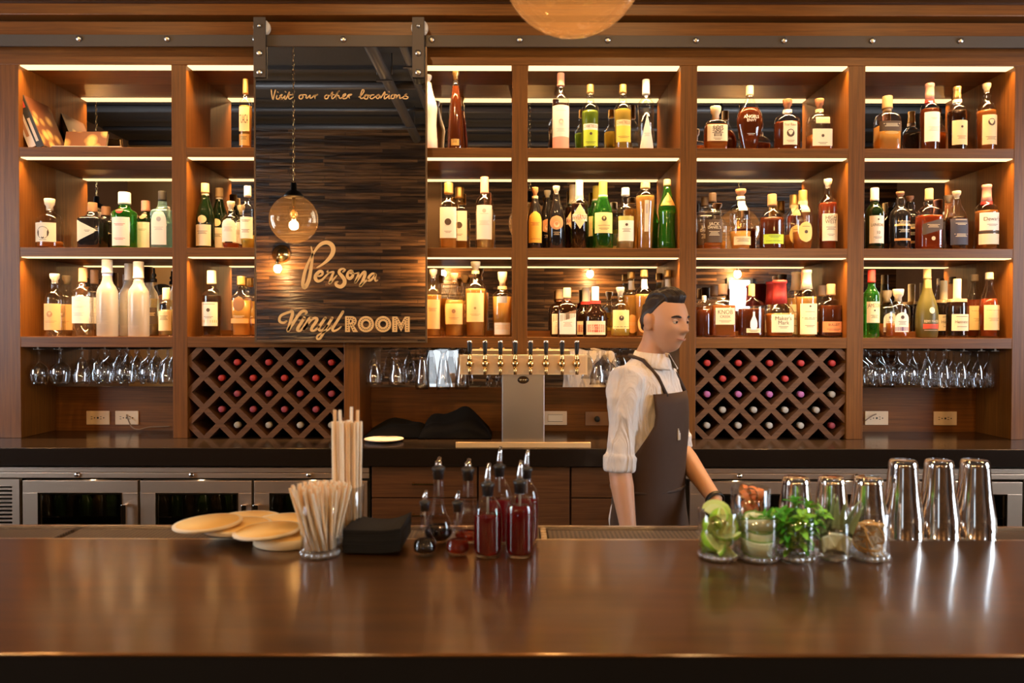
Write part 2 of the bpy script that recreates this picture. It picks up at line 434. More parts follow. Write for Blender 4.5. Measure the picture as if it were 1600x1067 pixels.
dup(pn, (3.3, 1.665, 2.3), 'added glass globe pendant, unseen, at the far right end of the bar')  # both end pendants are added out of view for more light
dup(pn, (-3.1, 1.665, 2.3), 'added glass globe pendant, unseen, at the far left end of the bar')
for x, z in ((.13, 2.345), (-1.43, 2.27), (1.69, 2.3), (3.3, 2.3), (-3.1, 2.3)):
    l = bpy.data.lights.new('bulb_light', 'POINT'); l.energy = 11; l.color = WARM; l.shadow_soft_size = .03
    o = bpy.data.objects.new('bulb_light', l); COL.objects.link(o); o.location = (x, 1.665, z-.04)
# ceiling track head with a cool spot
tk = thing('track_spotlight', (1.9, .3, ZCEIL), 'black ceiling track spotlight aimed at the right of the shelves', 'lamp')
MB().tube([(0, 0, 0), (0, 0, -.14)], .012, 10).build('stem', BLACK, tk)
dd = (Vector((1.15, YS, 1.6)) - Vector((1.9, .3, 3.58))).normalized(); Mt = Matrix.Translation((0, 0, -.17)) @ dd.to_track_quat('Z', 'Y').to_matrix().to_4x4()
MB().lathe([(.02, -.09), (.045, -.08), (.045, .08), (.042, .08), (.038, .05), (.001, .045)], 20, M=Mt, close=False).build('lamp_head', BLACK, tk)
spot('track_beam', Vector((1.9, .3, ZCEIL-.17)) + dd*.1, (1.22, YS, 1.50), 200, (.85, .92, 1), 19, .9, .05)

# warm track heads over the bar washing the shelving front
tw = None
for k, (x, en) in enumerate(((-2.3, 28), (-.75, 38), (.75, 36), (2.3, 34))):
    z = ZCEIL-.15
    if tw is None:
        tw = thing('track_spotlight', (x, 1.4, ZCEIL), '', 'lamp', 'warm track spotlights over the bar'); dd = (Vector((x, YS, 1.8)) - Vector((x, 1.4, z))).normalized()
        MB().tube([(0, 0, 0), (0, 0, -.12)], .012, 10).build('stem', BLACK, tw); Mt = Matrix.Translation((0, 0, -.15)) @ dd.to_track_quat('Z', 'Y').to_matrix().to_4x4()
        MB().lathe([(.02, -.09), (.045, -.08), (.045, .08), (.042, .08), (.038, .05), (.001, .045)], 20, M=Mt, close=False).build('lamp_head', BLACK, tw); o = tw
    else: o = dup(tw, (x, 1.4, ZCEIL))
    o['label'] = 'black warm spotlight on the ceiling over the bar, %s' % ('far left', 'left of centre', 'right of centre', 'far right')[k]
    spot('warm_beam', Vector((x, 1.4, z)) + dd*.09, (x, YS, 1.75), en, (1, .58, .24), 88, .9, .04)

# two more heads over the front bar
for x, y, tgt, en, cl, sz, lab in ((1.05, .55, (.62, 1.62, 1.1), 70, (1, .93, .85), 24, 'black ceiling spotlight over the garnish glasses'), (-.75, .55, (-.45, 1.62, 1.1), 42, (1, .66, .34), 40, 'black ceiling spotlight over the straws and coasters')):
    o = dup(tw, (x, y, ZCEIL), lab, rz=PI); o['group'] = 'spotlights over the front bar'
    dd = (Vector(tgt) - Vector((x, y, ZCEIL-.15))).normalized(); spot('bar_beam', Vector((x, y, ZCEIL-.15)) + dd*.1, tgt, en, cl, sz, .8, .03)

# ------------------------------------------------------------------ back bar shelving
BAYS = [(31, 269), (292, 537), (562, 800), (824, 1062), (1088, 1324), (1350, 1583)]
BX = [(xs(a), xs(b)) for a, b in BAYS]
ZT = zs(102)                                   # top of openings
SHELF = [(zs(231), zs(246)), (zs(387.5), zs(402)), (zs(527), zs(543.5))]
LEDM = emis('led_strip_glow', (1, .62, .27), 1.7)
shv = thing('back_bar_shelving', (0, YS, ZC), 'dark walnut back bar shelving with lit open bays', 'shelf')
def rel(o, root):
    o.parent = root; L0 = Vector(root.location)
    for v in o.data.vertices: v.co = v.co - L0
    return o
def sbox(name, mat, *a, bevel=0, parent=None):
    o = box(name, mat, *a, bevel=bevel); rel(o, shv)
    if parent: o.parent = parent
    return o
XL, XR = xs(-75), xs(1675)
edges = [XL] + [v for b in BX for v in b] + [XR]
for i in range(0, len(edges), 2):
    sbox('upright', W_V, edges[i], edges[i+1], YS, YM+.01, ZC, ZT+.0, bevel=.0015)
ZH = zs(74)
sbox('header', W_H, XL, XR, YS, YM+.01, ZT, ZH, bevel=.002)
sbox('back_panel', W_D, XL, XR, YM+.01, YM+.03, ZC, ZH)
for bi, (x0, x1) in enumerate(BX):
    # mirror above, wooden splashback below
    if bi in (1, 4):
        sbox('mirror_panel', MIRROR, x0, x1, YM, YM+.009, SHELF[2][0], ZT)
    else:
        sbox('mirror_panel', MIRROR, x0, x1, YM, YM+.009, zs(612), ZT)
        sbox('splashback', W_H, x0, x1, YM-.012, YM+.009, ZC, zs(612))
    sbox('shelf_lip', W_H, x0, x1, YM-.008, YM, SHELF[2][0], SHELF[2][0]+.03)
    for k, (zt, zb) in enumerate(SHELF):
        s_ = sbox('shelf', W_H, x0, x1, YS+.001, YM, zb, zt, bevel=.0012)
        if k < 2:
            o = sbox('light_strip', LEDM, x0+.004, x1-.004, YS+.006, YS+.05, zb-.004, zb, parent=s_)
    o = sbox('light_strip', LEDM, x0+.004, x1-.004, YS+.006, YS+.06, ZT-.005, ZT)
    for zb in (ZT-.007, SHELF[0][1]-.006, SHELF[1][1]-.006):
        l = bpy.data.lights.new('led_light', 'AREA'); l.shape = 'RECTANGLE'; l.size = x1-x0-.02; l.size_y = .02
        l.energy = LED_POWER; l.color = WARM; l.spread = rad(100)
        o = bpy.data.objects.new('led_light', l); COL.objects.link(o); o.location = ((x0+x1)/2, YS+.014, zb)
        o.rotation_euler = (0, 0, 0)
# crown boards stepping up to the ceiling
def zt_at(py, Y): return at(800, py, Y).z
cr_ = thing('crown_moulding', (0, YS, ZH), 'walnut crown boards stepped above the steel rail', 'moulding')
def cbox(name, mat, *a, bevel=0):
    o = box(name, mat, *a, bevel=bevel); return rel(o, cr_)
cbox('crown_board', W_H, XL, XR, YS-.01, YFR, ZH, zt_at(35, YS-.01))
cbox('crown_board', W_D, XL, XR, YS+.03, YFR, zt_at(35, YS-.01), zt_at(24, YS-.05))
cbox('crown_board', W_H, XL, XR, YS-.05, YFR, zt_at(24, YS-.05), zt_at(6, YS-.05), bevel=.004)
cbox('crown_board', W_D, XL, XR, YS-.02, YFR, zt_at(6, YS-.05), zt_at(-8, YS-.09))
cbox('crown_board', W_H, XL, XR, YS-.10, YFR, zt_at(-8, YS-.09), ZCEIL, bevel=.004)

# steel rail with bolts
YR = 3.368
rl = thing('sliding_door_rail', (0, YR, at(800, 64, YR).z), 'long dark steel rail bolted above the shelves', 'rail')
zr1, zr0 = at(800, 55, YR).z, at(800, 73, YR).z
rel(box('rail_bar', RAILM, XL, XR, YR, YR+.012, zr0, zr1, bevel=.001), rl)
for k in range(-1, 12):
    px = 124 + 137.6*k
    if px < -10 or px > 1620: continue
    p = at(px, 62.5 + (px-800)*.0025, YR)
    m = MB(); M = Matrix.Translation((p.x, YR, p.z)) @ Matrix.Rotation(PI/2, 4, 'X')
    m.lathe([(.0125, 0), (.0125, .008), (.009, .012), (.001, .0125)], 12, M=M)
    m.lathe([(.008, -.012), (.008, -(YS-.02-YR))], 10, M=M)
    rel(m.build('bolt', BOLT), rl)

# sliding mirror door
YD = 3.352
sd = thing('sliding_mirror_door', (at(532, 300, YD).x, YD, at(532, 300, YD).z), 'tall mirrored sliding panel with gold lettering hung from the rail', 'mirror')
dx0, dx1 = at(397.5, 300, YD).x, at(667, 300, YD).x; dz1, dz0 = at(532, 73.5, YD).z, at(532, 535, YD).z
rel(box('mirror_pane', MIRROR, dx0+.006, dx1-.006, YD, YD+.008, dz0+.006, dz1), sd)
fr = MB(); fr.box(dx0, dx0+.006, YD-.004, YD+.02, dz0, dz1); fr.box(dx1-.006, dx1, YD-.004, YD+.02, dz0, dz1)
fr.box(dx0+.006, dx1-.006, YD-.004, YD+.02, dz0, dz0+.006); fr.box(dx0+.006, dx1-.006, YD+.008, YD+.014, dz0+.006, dz1)
rel(fr.build('door_frame', P('brown_steel_edge', (.12, .08, .05), .4, .6)), sd)
for cx in (405.5, 653.5):
    p = at(cx, 75, YD-.01); hw = .0265
    st = rel(box('hanger_strap', RAILM, p.x-hw, p.x+hw, YD-.012, YD-.004, at(cx, 122, YD).z, at(cx, 28, YD).z, bevel=.002), sd)
    for py, rr in ((41, .008), (83, .013), (113, .013)):
        q = at(cx, py, YD-.012); m = MB()
        m.lathe([(rr, 0), (rr, .007), (rr*.7, .011), (.001, .012)], 12, M=Matrix.Translation((q.x, YD-.012, q.z)) @ Matrix.Rotation(PI/2, 4, 'X'))
        b = rel(m.build('bolt', BOLT), sd); b.parent = st
    q = at(cx+1.5, 43.5, YD); m = MB()
    m.lathe([(.036, 0), (.037, .004), (.030, .006), (.030, .012), (.037, .015), (.036, .019)], 24, M=Matrix.Translation((q.x, YR+.014, zr1+.031)) @ Matrix.Rotation(PI/2, 4, 'X'))
    rel(m.build('roller_wheel', col((.75, .68, .55))), sd)
def door_xz(ox, oy, k):
    return lambda x, y: ((lambda p: (p.x, p.z))(at(ox+x/k, oy+y/k, YD)))
PER = [
 [(300,180,22),(318,260,30),(322,360,40),(310,480,48),(290,620,60),(262,760,66),(225,850,68),(185,905,68),(152,860,60),(160,760,62),(190,620,55),(240,480,45),(300,360,38),(370,250,40),(440,160,55),(520,110,66),(600,105,74),(670,150,80),(695,230,80),(670,320,74),(600,410,60),(520,480,42),(450,525,32),(400,548,18)],
 [(405,700,22),(460,700,30),(505,660,40),(490,620,50),(440,625,56),(385,690,64),(378,750,62),(420,790,56),(490,770,40),(560,700,30),(620,640,26)],
 [(600,600,20),(590,625,32),(625,640,30),(700,625,32),(672,700,44),(645,780,52),(630,830,48),(680,780,34),(760,690,20)],
 [(870,625,34),(905,590,30),(870,570,30),(815,590,44),(800,640,54),(850,700,62),(895,770,66),(890,840,66),(830,890,66),(760,870,60),(740,825,46),(775,800,28)],
 [(1040,610,26),(1000,602,30),(960,640,40),(945,700,52),(985,745,56),(1035,710,50),(1050,650,34),(1010,620,26),(990,650,24),(1080,655,20),(1150,635,18)],
 [(1150,640,26),(1125,720,40),(1085,820,42),(1140,750,40),(1220,645,40),(1260,630,50),(1255,700,56),(1220,790,56),(1175,880,46),(1240,820,36),(1310,760,30)],
 [(1440,660,30),(1390,660,40),(1330,720,48),(1320,775,44),(1370,770,40),(1430,700,36),(1455,670,36),(1440,740,36),(1450,785,34),(1485,775,24)],
]
VIN = [
 [(300,360,40),(240,390,48),(170,370,52),(155,310,52),(190,240,52),(280,195,52),(370,165,50),(420,150,56),(425,220,66),(395,330,66),(365,450,64),(330,560,62),(400,460,60),(480,340,58),(560,220,58),(620,160,60),(680,145,60),(720,170,50),(700,210,34)],
 [(670,290,62),(610,390,62),(540,500,60),(535,550,52),(600,550,44),(700,420,48),(780,300,56),(820,290,50)],
 [(740,420,50),(650,550,50),(740,420,50),(830,320,50),(900,290,56),(940,320,62),(900,400,64),(840,480,60),(825,545,56),(890,550,44),(980,470,40)],
 [(1110,290,58),(1050,380,60),(985,480,58),(990,545,50),(1060,540,44),(1150,450,46)],
 [(1255,290,58),(1190,400,58),(1110,530,58),(1040,660,54),(990,725,46),(940,720,40),(950,660,38),(1050,600,34),(1170,540,34),(1240,470,40)],
 [(1480,160,54),(1400,290,56),(1310,430,56),(1260,520,54),(1290,560,46),(1370,530,36),(1440,470,26)],
]
m = MB(); T = door_xz(460, 370, 1600/140)
for s_ in PER: stroke(m, s_, 40, YD-.001, .001, T)
rel(m.build('lettering', GOLDP), sd)
m = MB(); T = door_xz(425, 475, 1600/120)
for s_ in VIN: stroke(m, s_, 50, YD-.001, .001, T)
rel(m.build('lettering', GOLDP), sd)
# ROOM in marquee letters
T = door_xz(530, 480, 1600/120); m = MB(); dm = MB()
def ring(cx, cy, ro, ri):
    n = 40; vs = []; fs = []
    for k in range(n):
        a = 2*PI*k/n
        for r in (ro, ri):
            x, z = T(cx+r*math.cos(a), cy+r*math.sin(a)); vs.append((x, YD-.001, z)); vs.append((x, YD-.002, z))
    for k in range(n):
        a, b = 4*k, 4*((k+1) % n); fs += [(a+1, b+1, b+3, a+3), (a, a+2, b+2, b), (a, b, b+1, a+1), (a+2, a+3, b+3, b+2)]
    m.add(vs, fs)
def poly(ps):
    q = [T(x, y) for x, y in ps]; m.prism(q, YD-.002, YD-.001)
def dots(ps):
    for x, y in ps:
        cx, cz = T(x, y); r = T(x+13, y)[0]-cx
        dm.prism([(cx+r*math.cos(2*PI*k/8), cz+r*math.sin(2*PI*k/8)) for k in range(8)], YD-.003, YD-.002)
ring(558, 352, 168, 66); ring(915, 352, 168, 66)
for c in (558, 915): dots([(c+117*math.cos(2*PI*k/18), 352+117*math.sin(2*PI*k/18)) for k in range(18)])
poly([(125,185),(225,185),(225,515),(125,515)]); poly([(225,185),(290,188),(345,220),(370,285),(225,262)])
poly([(370,285),(350,345),(310,385),(270,385),(225,380),(225,330),(262,305),(262,262)]); poly([(225,380),(300,370),(390,515),(290,515)])
dots([(175,230+48*k) for k in range(6)] + [(222,230),(268,235),(310,255),(320,300),(300,345),(260,370),(218,372),(285,415),(305,465)])
poly([(1105,195),(1210,195),(1210,515),(1105,515)]); poly([(1370,195),(1470,195),(1470,515),(1370,515)])
poly([(1210,195),(1290,330),(1290,510),(1210,330)]); poly([(1370,195),(1370,330),(1290,510),(1290,330)])
dots([(1163,235+47*k) for k in range(6)] + [(1415,235+47*k) for k in range(6)] + [(1205,260),(1228,305),(1248,347),(1268,388),(1292,430),(1315,388),(1332,347),(1352,305),(1378,260)])
rel(m.build('lettering', GOLDP), sd); rel(dm.build('lettering_dots', BLACK), sd)
# small handwriting line
HW = {  # px coordinates inside the two 13.33x crops (x from 415; y from 130)
 0: [[(120,140),(130,240),(155,340),(180,250),(205,145)], [(240,260),(225,300),(240,330),(290,310),(350,235),(300,270),(340,300),(330,330),(260,335),(340,330),(410,260),(395,320),(430,325),(500,180),(480,300),(510,330),(560,300)], [(250,180),(262,190)], [(410,175),(422,185)], [(470,250),(560,240)],
     [(760,240),(710,260),(700,310),(740,330),(780,290),(770,245),(850,250),(840,300),(870,310),(930,250),(925,310),(970,300),(1020,240),(1010,260),(1090,235),(1030,270),(1030,320)],
     [(1290,240),(1240,270),(1240,320),(1290,320),(1310,270),(1290,245),(1350,260),(1395,180),(1380,320),(1440,290),(1510,180),(1540,160),(1500,200),(1470,330)], [(1350,250),(1430,240)]],
 1: [[(10,330),(20,270),(60,260),(70,310),(110,310),(190,260),(200,225),(150,250),(150,320),(220,310),(260,245),(330,235),(270,270),(280,310)],
     [(480,290),(540,240),(585,160),(550,140),(520,220),(510,310),(560,310),(640,240),(600,260),(595,320),(650,325),(670,270),(640,245),(720,260)],
     [(790,245),(740,250),(710,300),(750,325),(820,280),(900,240),(860,250),(840,300),(880,320),(920,260),(930,310),(1020,180),(1005,320),(1060,300),(1110,250),(1100,320),(1140,310)],
     [(1000,245),(1070,235)], [(1100,175),(1112,185)],
     [(1190,240),(1150,270),(1160,320),(1210,310),(1220,260),(1190,245),(1260,250),(1250,310),(1300,250),(1330,260),(1330,315),(1400,290),(1480,225),(1430,260),(1500,290),(1470,325),(1400,320)]]}
m = MB()
for k, ox in ((0, 415), (1, 525)):
    T = door_xz(ox, 130, 1600/120)
    for s_ in HW[k]: stroke(m, s_, 22, YD-.001, .001, T)
rel(m.build('lettering', GOLDP), sd)

# ------------------------------------------------------------------ wine racks in bays 2 and 5
RACKW = wood('rack_wood', (.06, .026, .012), (.17, .075, .03), 'X', .45, .8)
def clip(poly, x0, x1, z0, z1):
    for ax, lim, sg in ((0, x0, 1), (0, x1, -1), (1, z0, 1), (1, z1, -1)):
        out = []
        for i in range(len(poly)):
            a, b = poly[i], poly[(i+1) % len(poly)]
            da, db = (a[ax]-lim)*sg, (b[ax]-lim)*sg
            if da >= 0: out.append(a)
            if (da >= 0) != (db >= 0):
                t = da/(da-db); out.append((a[0]+(b[0]-a[0])*t, a[1]+(b[1]-a[1])*t))
        poly = out
        if not poly: break
    return poly
capm = {'r': col((.42, .03, .025)), 'm': col((.30, .05, .075)), 'p': col((.40, .12, .30)), 'g': col((.38, .35, .30))}
WBOT = {}
def wine_bottle(c):
    r = thing('wine_bottle', (0, 0, 0), '', 'bottle')
    M = Matrix.Rotation(PI/2, 4, 'X')      # axis z -> -y (towards the camera)
    MB().lathe([(.028, 0), (.032, .004), (.032, .10), (.032, .13), (.016, .155), (.0145, .20)], 20, M=M).build('glass_body', shell('wine_glass_dark', (.10, .14, .05), haze=.5, hazecol=(.01, .015, .006)), r)
    MB().lathe([(.0145, .175), (.0145, .222), (.012, .225), (.001, .2255)], 16, M=M).build('foil_cap', capm[c], r)
    MB().lathe([(.0325, .03), (.0325, .09)], 20, M=M, close=False).build('label', col((.6, .55, .45)), r)
    return r
def rack(bi, cx0, cyt, px, cells, lab):
    x0, x1 = BX[bi]; zt = SHELF[2][1]; zb = ZC
    Yf = YS+.012; root = thing('wine_rack', ((x0+x1)/2, Yf, zb), lab, 'wine rack', 'diagonal wine racks')
    c0 = at(cx0, cyt, Yf); ph = px/FPX*Yf          # cell pitch horizontally
    hw = .0125
    fb = MB(); fb.box(x0, x1, Yf+.25, Yf+.255, zb, zt); rel(fb.build('rack_back', BLACK), root)
    for sg in (1, -1):
        for k in range(-14, 15):
            ox = c0.x + ph/2 + k*ph
            d = Vector((1, sg)).normalized(); nn = Vector((-d.y, d.x))*hw
            a = Vector((ox, c0.z)) - d*2; b = Vector((ox, c0.z)) + d*2
            pl = clip([tuple(a-nn), tuple(b-nn), tuple(b+nn), tuple(a+nn)], x0, x1, zb, zt)
            if len(pl) < 3: continue
            ar = abs(sum(pl[i][0]*pl[(i+1) % len(pl)][1]-pl[(i+1) % len(pl)][0]*pl[i][1] for i in range(len(pl))))/2
            if ar < 2e-4: continue
            o = MB().prism(pl, Yf+(0 if sg > 0 else .001), Yf+.245-(0 if sg > 0 else .001)).build('rack_slat', RACKW); rel(o, root)
    rows = ['top row', 'second row', 'middle row', 'fourth row', 'bottom row']
    names = {'r': 'red', 'm': 'dusky rose', 'p': 'purple', 'g': 'pale grey'}
    ords = ['first', 'second', 'third', 'fourth', 'fifth']
    for ri, row in enumerate(cells):
        q = 0
        for ci, c in enumerate(row):
            if c == ' ': continue
            x = c0.x + (ci + (.5 if ri % 2 else 0))*ph; z = c0.z - ri*ph/2
            if c not in WBOT:
                WBOT[c] = wine_bottle(c); b = WBOT[c]
            else: b = dup(WBOT[c], (0, 0, 0))
            b.location = (x, Yf+.244, z-.008)
            b['label'] = 'wine bottle with %s cap, %s bottle in the %s of the %s' % (names[c], ords[q], rows[ri], 'left rack' if bi == 1 else 'right rack')
            b['group'] = 'wine bottles in the %s rack' % ('left' if bi == 1 else 'right')
            q += 1
rack(1, 318, 563.5, 49.4, [' rrrr', 'rrrr', ' mmmm', 'mmmm', ' gggg'], 'diagonal walnut wine rack under the sliding mirror panel')
rack(4, 1107.5, 564.8, 49.2, ['rrrrr', 'rrr', 'ppppg', 'gggg', 'ggggm'], 'diagonal walnut wine rack at the right, behind the bartender')

# ------------------------------------------------------------------ back counter
STONE = P('dark_counter_stone', (.014, .009, .006), .2, 0, coat=.1)
MB().box(XL, XR, YC, YFR-.02, ZC-.075, ZC).build('back_counter', STONE, bevel=.003)
tag(bpy.data.objects['back_counter'], 'long dark polished counter below the shelving', 'counter')
STONE_EDGE = None
ZU = ZC-.078
def fz(py): return at(800, py, YC+.03).z
def fx(px): return at(px, 760, YC+.03).x
YF = YC+.03
GLASSD = shell('fridge_glass', (.62, .60, .55))
DARKIN = P('fridge_inside', (.015, .014, .012), .6)
def fridge(px0, px1, doors, vents, handles, lab, side):
    x0, x1 = fx(px0), fx(px1)
    r = thing('back_bar_fridge', ((x0+x1)/2, YF, 0), lab, 'fridge', 'stainless glass-door fridges')
    def B(n, m, *a, bevel=0): return rel(box(n, m, *a, bevel=bevel), r)
    zt = fz(731); zs_ = fz(748)
    b = MB(); b.box(x0, x1, YF+.02, YF+.04, .08, zt); 
    # case as open box with dark inside
    c = MB(); c.box(x0, x1, YF+.03, YFR-.06, zt-.02, zt); c.box(x0, x1, YF+.03, YFR-.06, .08, .12); c.box(x0, x0+.02, YF+.03, YFR-.06, .12, zt-.02)
    c.box(x1-.02, x1, YF+.03, YFR-.06, .12, zt-.02); c.box(x0, x1, YFR-.08, YFR-.06, .08, zt); rel(c.build('case', DARKIN), r)
    B('top_strip', STEEL, x0, x1, YF-.004, YF+.03, (zs_+zt)/2+.002, zt, bevel=.002)
    B('top_strip', STEEL, x0, x1, YF, YF+.03, zs_, (zs_+zt)/2, bevel=.002)
    B('kick_plate', STEEL, x0, x1, YF+.03, YF+.04, 0, .10)
    B('shelf', CHROME, x0+.02, x1-.02, YF+.08, YFR-.1, fz(815)-.006, fz(815))
    for lp in doors:
        d0, d1, lk = fx(lp[0]), fx(lp[1]), lp[2]
        z1 = fz(752); z0 = .11; g0, g1 = fx(lp[0]+24), fx(lp[1]-24 if len(lp) < 4 else lp[3]); gt = fz(771); 
        m = MB(); m.box(d0, d1, YF, YF+.03, gt, z1); m.box(d0, g0, YF, YF+.03, z0, gt); m.box(g1, d1, YF, YF+.03, z0, gt); m.box(g0, g1, YF, YF+.03, z0, z0+.06)
        d = rel(m.build('door', STEEL, bevel=.0015), r)
        g = rel(MB().box(g0, g1, YF+.008, YF+.014, z0+.06, gt).build('door_glass', GLASSD), r); g.parent = d
        fm = MB(); e = .006
        fm.box(g0, g0+e, YF-.002, YF+.008, z0+.06, gt); fm.box(g1-e, g1, YF-.002, YF+.008, z0+.06, gt); fm.box(g0+e, g1-e, YF-.002, YF+.008, gt-e, gt)
        q = rel(fm.build('glass_trim', CHROME), r); q.parent = d
        if lp[4]:
            hx = fx(lp[4]); h = MB(); zt_ = fz(787)
            h.box(hx-.010, hx+.010, YF-.035, YF-.022, zt_-.16, zt_, ); h.box(hx-.008, hx+.008, YF-.024, YF, zt_-.012, zt_); h.box(hx-.008, hx+.008, YF-.024, YF, zt_-.16, zt_-.148)
            q = rel(h.build('handle', CHROME, bevel=.002), r); q.parent = d
        if lk:
            px = fx(lk); zz = (zs_ + (zs_+zt)/2)/2+.002; m = MB()
            m.lathe([(.012, 0), (.012, .006), (.008, .01), (.001, .011)], 14, M=Matrix.Translation((px, YF, zz)) @ Matrix.Rotation(PI/2, 4, 'X'))
            rel(m.build('lock', CHROME), r)
    if vents:
        v0, v1 = fx(vents[0]), fx(vents[1]); m = MB(); z1 = fz(750)
        m.box(v1-.03, v1, YF, YF+.02, .11, z1); m.box(v0, v0+.02, YF, YF+.02, .11, z1); m.box(v0+.02, v1-.03, YF, YF+.02, z1-.03, z1)
        z = z1-.045
        while z > .13: m.box(v0+.02, v1-.03, YF+.002, YF+.014, z, z+.008, ); z -= .0165
        rel(m.build('vent_grille', STEEL), r)
    return r
fridge(-62, 577, [(35, 215, 121, 191, 199), (219, 393, 300, 372, 385), (397, 574, 483, 551, 403)], (-58, 30), None, 'three-door stainless fridge with glass windows under the left counter', 'L')
fridge(1072, 1668, [(1078, 1250, 1155, 1226, None), (1254, 1430, 1338, 1406, None), (1434, 1598, 1520, 1574, None)], (1604, 1664), None, 'stainless fridge with glass windows under the right counter', 'R')
# bottles standing inside the left fridge, dim behind the glass
WG = P('beer_bottle_glass', (.05, .03, .01), .08, 0, .3)
WGG = P('green_bottle_glass', (.03, .06, .01), .08, 0, .3)
fb = []
for k, px in enumerate([72, 92, 112, 134, 156, 176, 254, 274, 296, 318, 340, 360, 432, 452, 545]):
    zb = fz(815)
    p = at(px, 800, YF+.16 + .03*(k % 3)); h = .062
    mb = MB().lathe([(.026, 0), (.028, .004), (.028, .05), (.012, .085-.0), (.011, .10), (.013, .103)], 14)
    if k < 2:
        o = mb.build('beer_bottle', (WG, WGG)[k], None); fb.append(o)
    else:
        o = fb[k % 2].copy(); COL.objects.link(o)
    o.location = (p.x, p.y, zb)
    tag(o, '%s bottle behind the glass of the left fridge, %s door' % ('brown' if k % 2 == 0 else 'green', 'left' if px < 215 else 'middle' if px < 393 else 'right'), 'bottle', 'bottles chilled in the %s %s door' % ('brown' if k % 2 == 0 else 'green', 'left' if px < 215 else 'middle' if px < 393 else 'right'))

for x in (fx(125), fx(300), fx(480), fx(1160), fx(1340), fx(1520)):  # added faint lamps without fixtures, brighten the fridge interiors
    l = bpy.data.lights.new('fridge_fill', 'POINT'); l.energy = .25; l.color = (1, .75, .45); l.shadow_soft_size = .01
    o = bpy.data.objects.new('fridge_fill', l); COL.objects.link(o); o.location = (x, YF+.1, ZU-.06)
# wooden cabinets between the fridges
CABW = wood('cabinet_walnut', (.05, .020, .007), (.14, .056, .018), 'X', .42)
def cabinet(px0, px1, kind, lab, knobs=()):
    x0, x1 = fx(px0), fx(px1); r = thing('under_counter_cabinet', ((x0+x1)/2, YF, 0), lab, 'cabinet', 'walnut cabinets under the counter')
    rel(box('body', W_D, x0, x1, YF+.022, YFR-.06, 0, ZU), r)
    g = .0025
    if kind == 'drawers':
        zz = [fz(729), fz(778), fz(828), fz(878), .1]
        for k in range(4):
            d = rel(box('drawer', CABW, x0+g, x1-g, YF, YF+.02, zz[k+1]+g, zz[k]-g, bevel=.001), r)
            hx = fx(knobs[0]); hz = zz[k] - (fz(729)-fz(754)); h = MB()
            h.box(hx-.045, hx+.045, YF-.028, YF-.020, hz-.006, hz+.001); h.box(hx-.045, hx-.037, YF-.022, YF, hz-.006, hz+.001); h.box(hx+.037, hx+.045, YF-.022, YF, hz-.006, hz+.001)
            q = rel(h.build('drawer_handle', BRASS), r); q.parent = d
    else:
        d = rel(box('door', CABW, x0+g, x1-g, YF, YF+.02, .1, ZU-.003, bevel=.001), r)
cabinet(580, 746, 'drawers', 'walnut drawer unit beside the left fridge', (662,))
cabinet(747, 891, 'door', 'plain walnut cabinet door behind the red syrup bottles')
cabinet(892, 1069, 'drawers', 'walnut drawer unit behind the bartender', (972,))

# ------------------------------------------------------------------ beer tap tower and drip tray
YT = 3.26
tt = thing('beer_tap_tower', (at(817, 640, YT).x, YT, ZC), 'stainless T-shaped beer tower with eight taps', 'beer tap')
ct = brushed('tower_steel', (.82, .66, .50), .38, 'X')
a, b = at(784, 640, YT-.06), at(851, 640, YT-.06)
rel(box('column', STEELV, a.x, b.x, YT-.06, YT+.06, ZC, at(800, 584, YT-.06).z, bevel=.004), tt)
c0, c1 = at(719, 570, YT-.07), at(917, 570, YT-.07); z1, z0 = at(800, 555.5, YT-.07).z, at(800, 584.5, YT-.07).z
rel(box('tap_box', ct, c0.x, c1.x, YT-.07, YT+.05, z0, z1, bevel=.004), tt)
e = .008; m = MB(); m.box(c0.x-.002, c1.x+.002, YT-.074, YT-.07, z1-.006, z1+.002); m.box(c0.x-.002, c1.x+.002, YT-.074, YT-.07, z0-.002, z0+.004)
m.box(c0.x-.002, c0.x+.005, YT-.074, YT-.07, z0+.004, z1-.006); m.box(c1.x-.005, c1.x+.002, YT-.074, YT-.07, z0+.004, z1-.006)
rel(m.build('box_rim', P('warm_rim', (.95, .78, .55), .3, .6)), tt)
lb = MB()
for k, px in enumerate([734, 758, 782, 805, 829, 853, 878, 901]):
    p = at(px, 568, YT-.10); f = MB()
    M = Matrix.Translation((p.x, YT-.07, p.z)) @ Matrix.Rotation(PI/2, 4, 'X')
    f.lathe([(.016, 0), (.016, .006), (.009, .01), (.009, .03)], 14, M=M)
    f.ball((p.x, YT-.105, p.z), .015, 14, 10, (1, 1, 1.25))
    f.lathe([(.012, .0), (.009, .012), (.007, .02), (.009, .026)], 12, c=(p.x, YT-.105, p.z+.012))
    f.tube([(p.x, YT-.105, p.z-.01), (p.x, YT-.112, p.z-.028), (p.x, YT-.114, p.z-.045)], [.009, .007, .0065], 10)
    fo = rel(f.build('faucet', BRASS if k % 1 == 0 else CHROME), tt)
    h = MB(); zt_ = at(px, 533, YT-.1).z; h.lathe([(.0065, p.z+.036), (.0085, p.z+.05), (.0105, zt_-.006), (.0105, zt_-.004)], 12, c=(p.x, YT-.105, 0))
    ho = rel(h.build('tap_handle', BLACK), tt)
    h = MB().lathe([(.0108, zt_-.006), (.0112, zt_), (.008, zt_+.002)], 12, c=(p.x, YT-.105, 0)); q = rel(h.build('handle_tip', CHROME), tt); q.parent = ho
    rel(box('tap_label', col((.75, .6, .42)), p.x-.028, p.x+.001, YT-.0715, YT-.07, z0+.006, z0+.018), tt)
p = at(817.5, 593.5, YT-.061); m = MB()
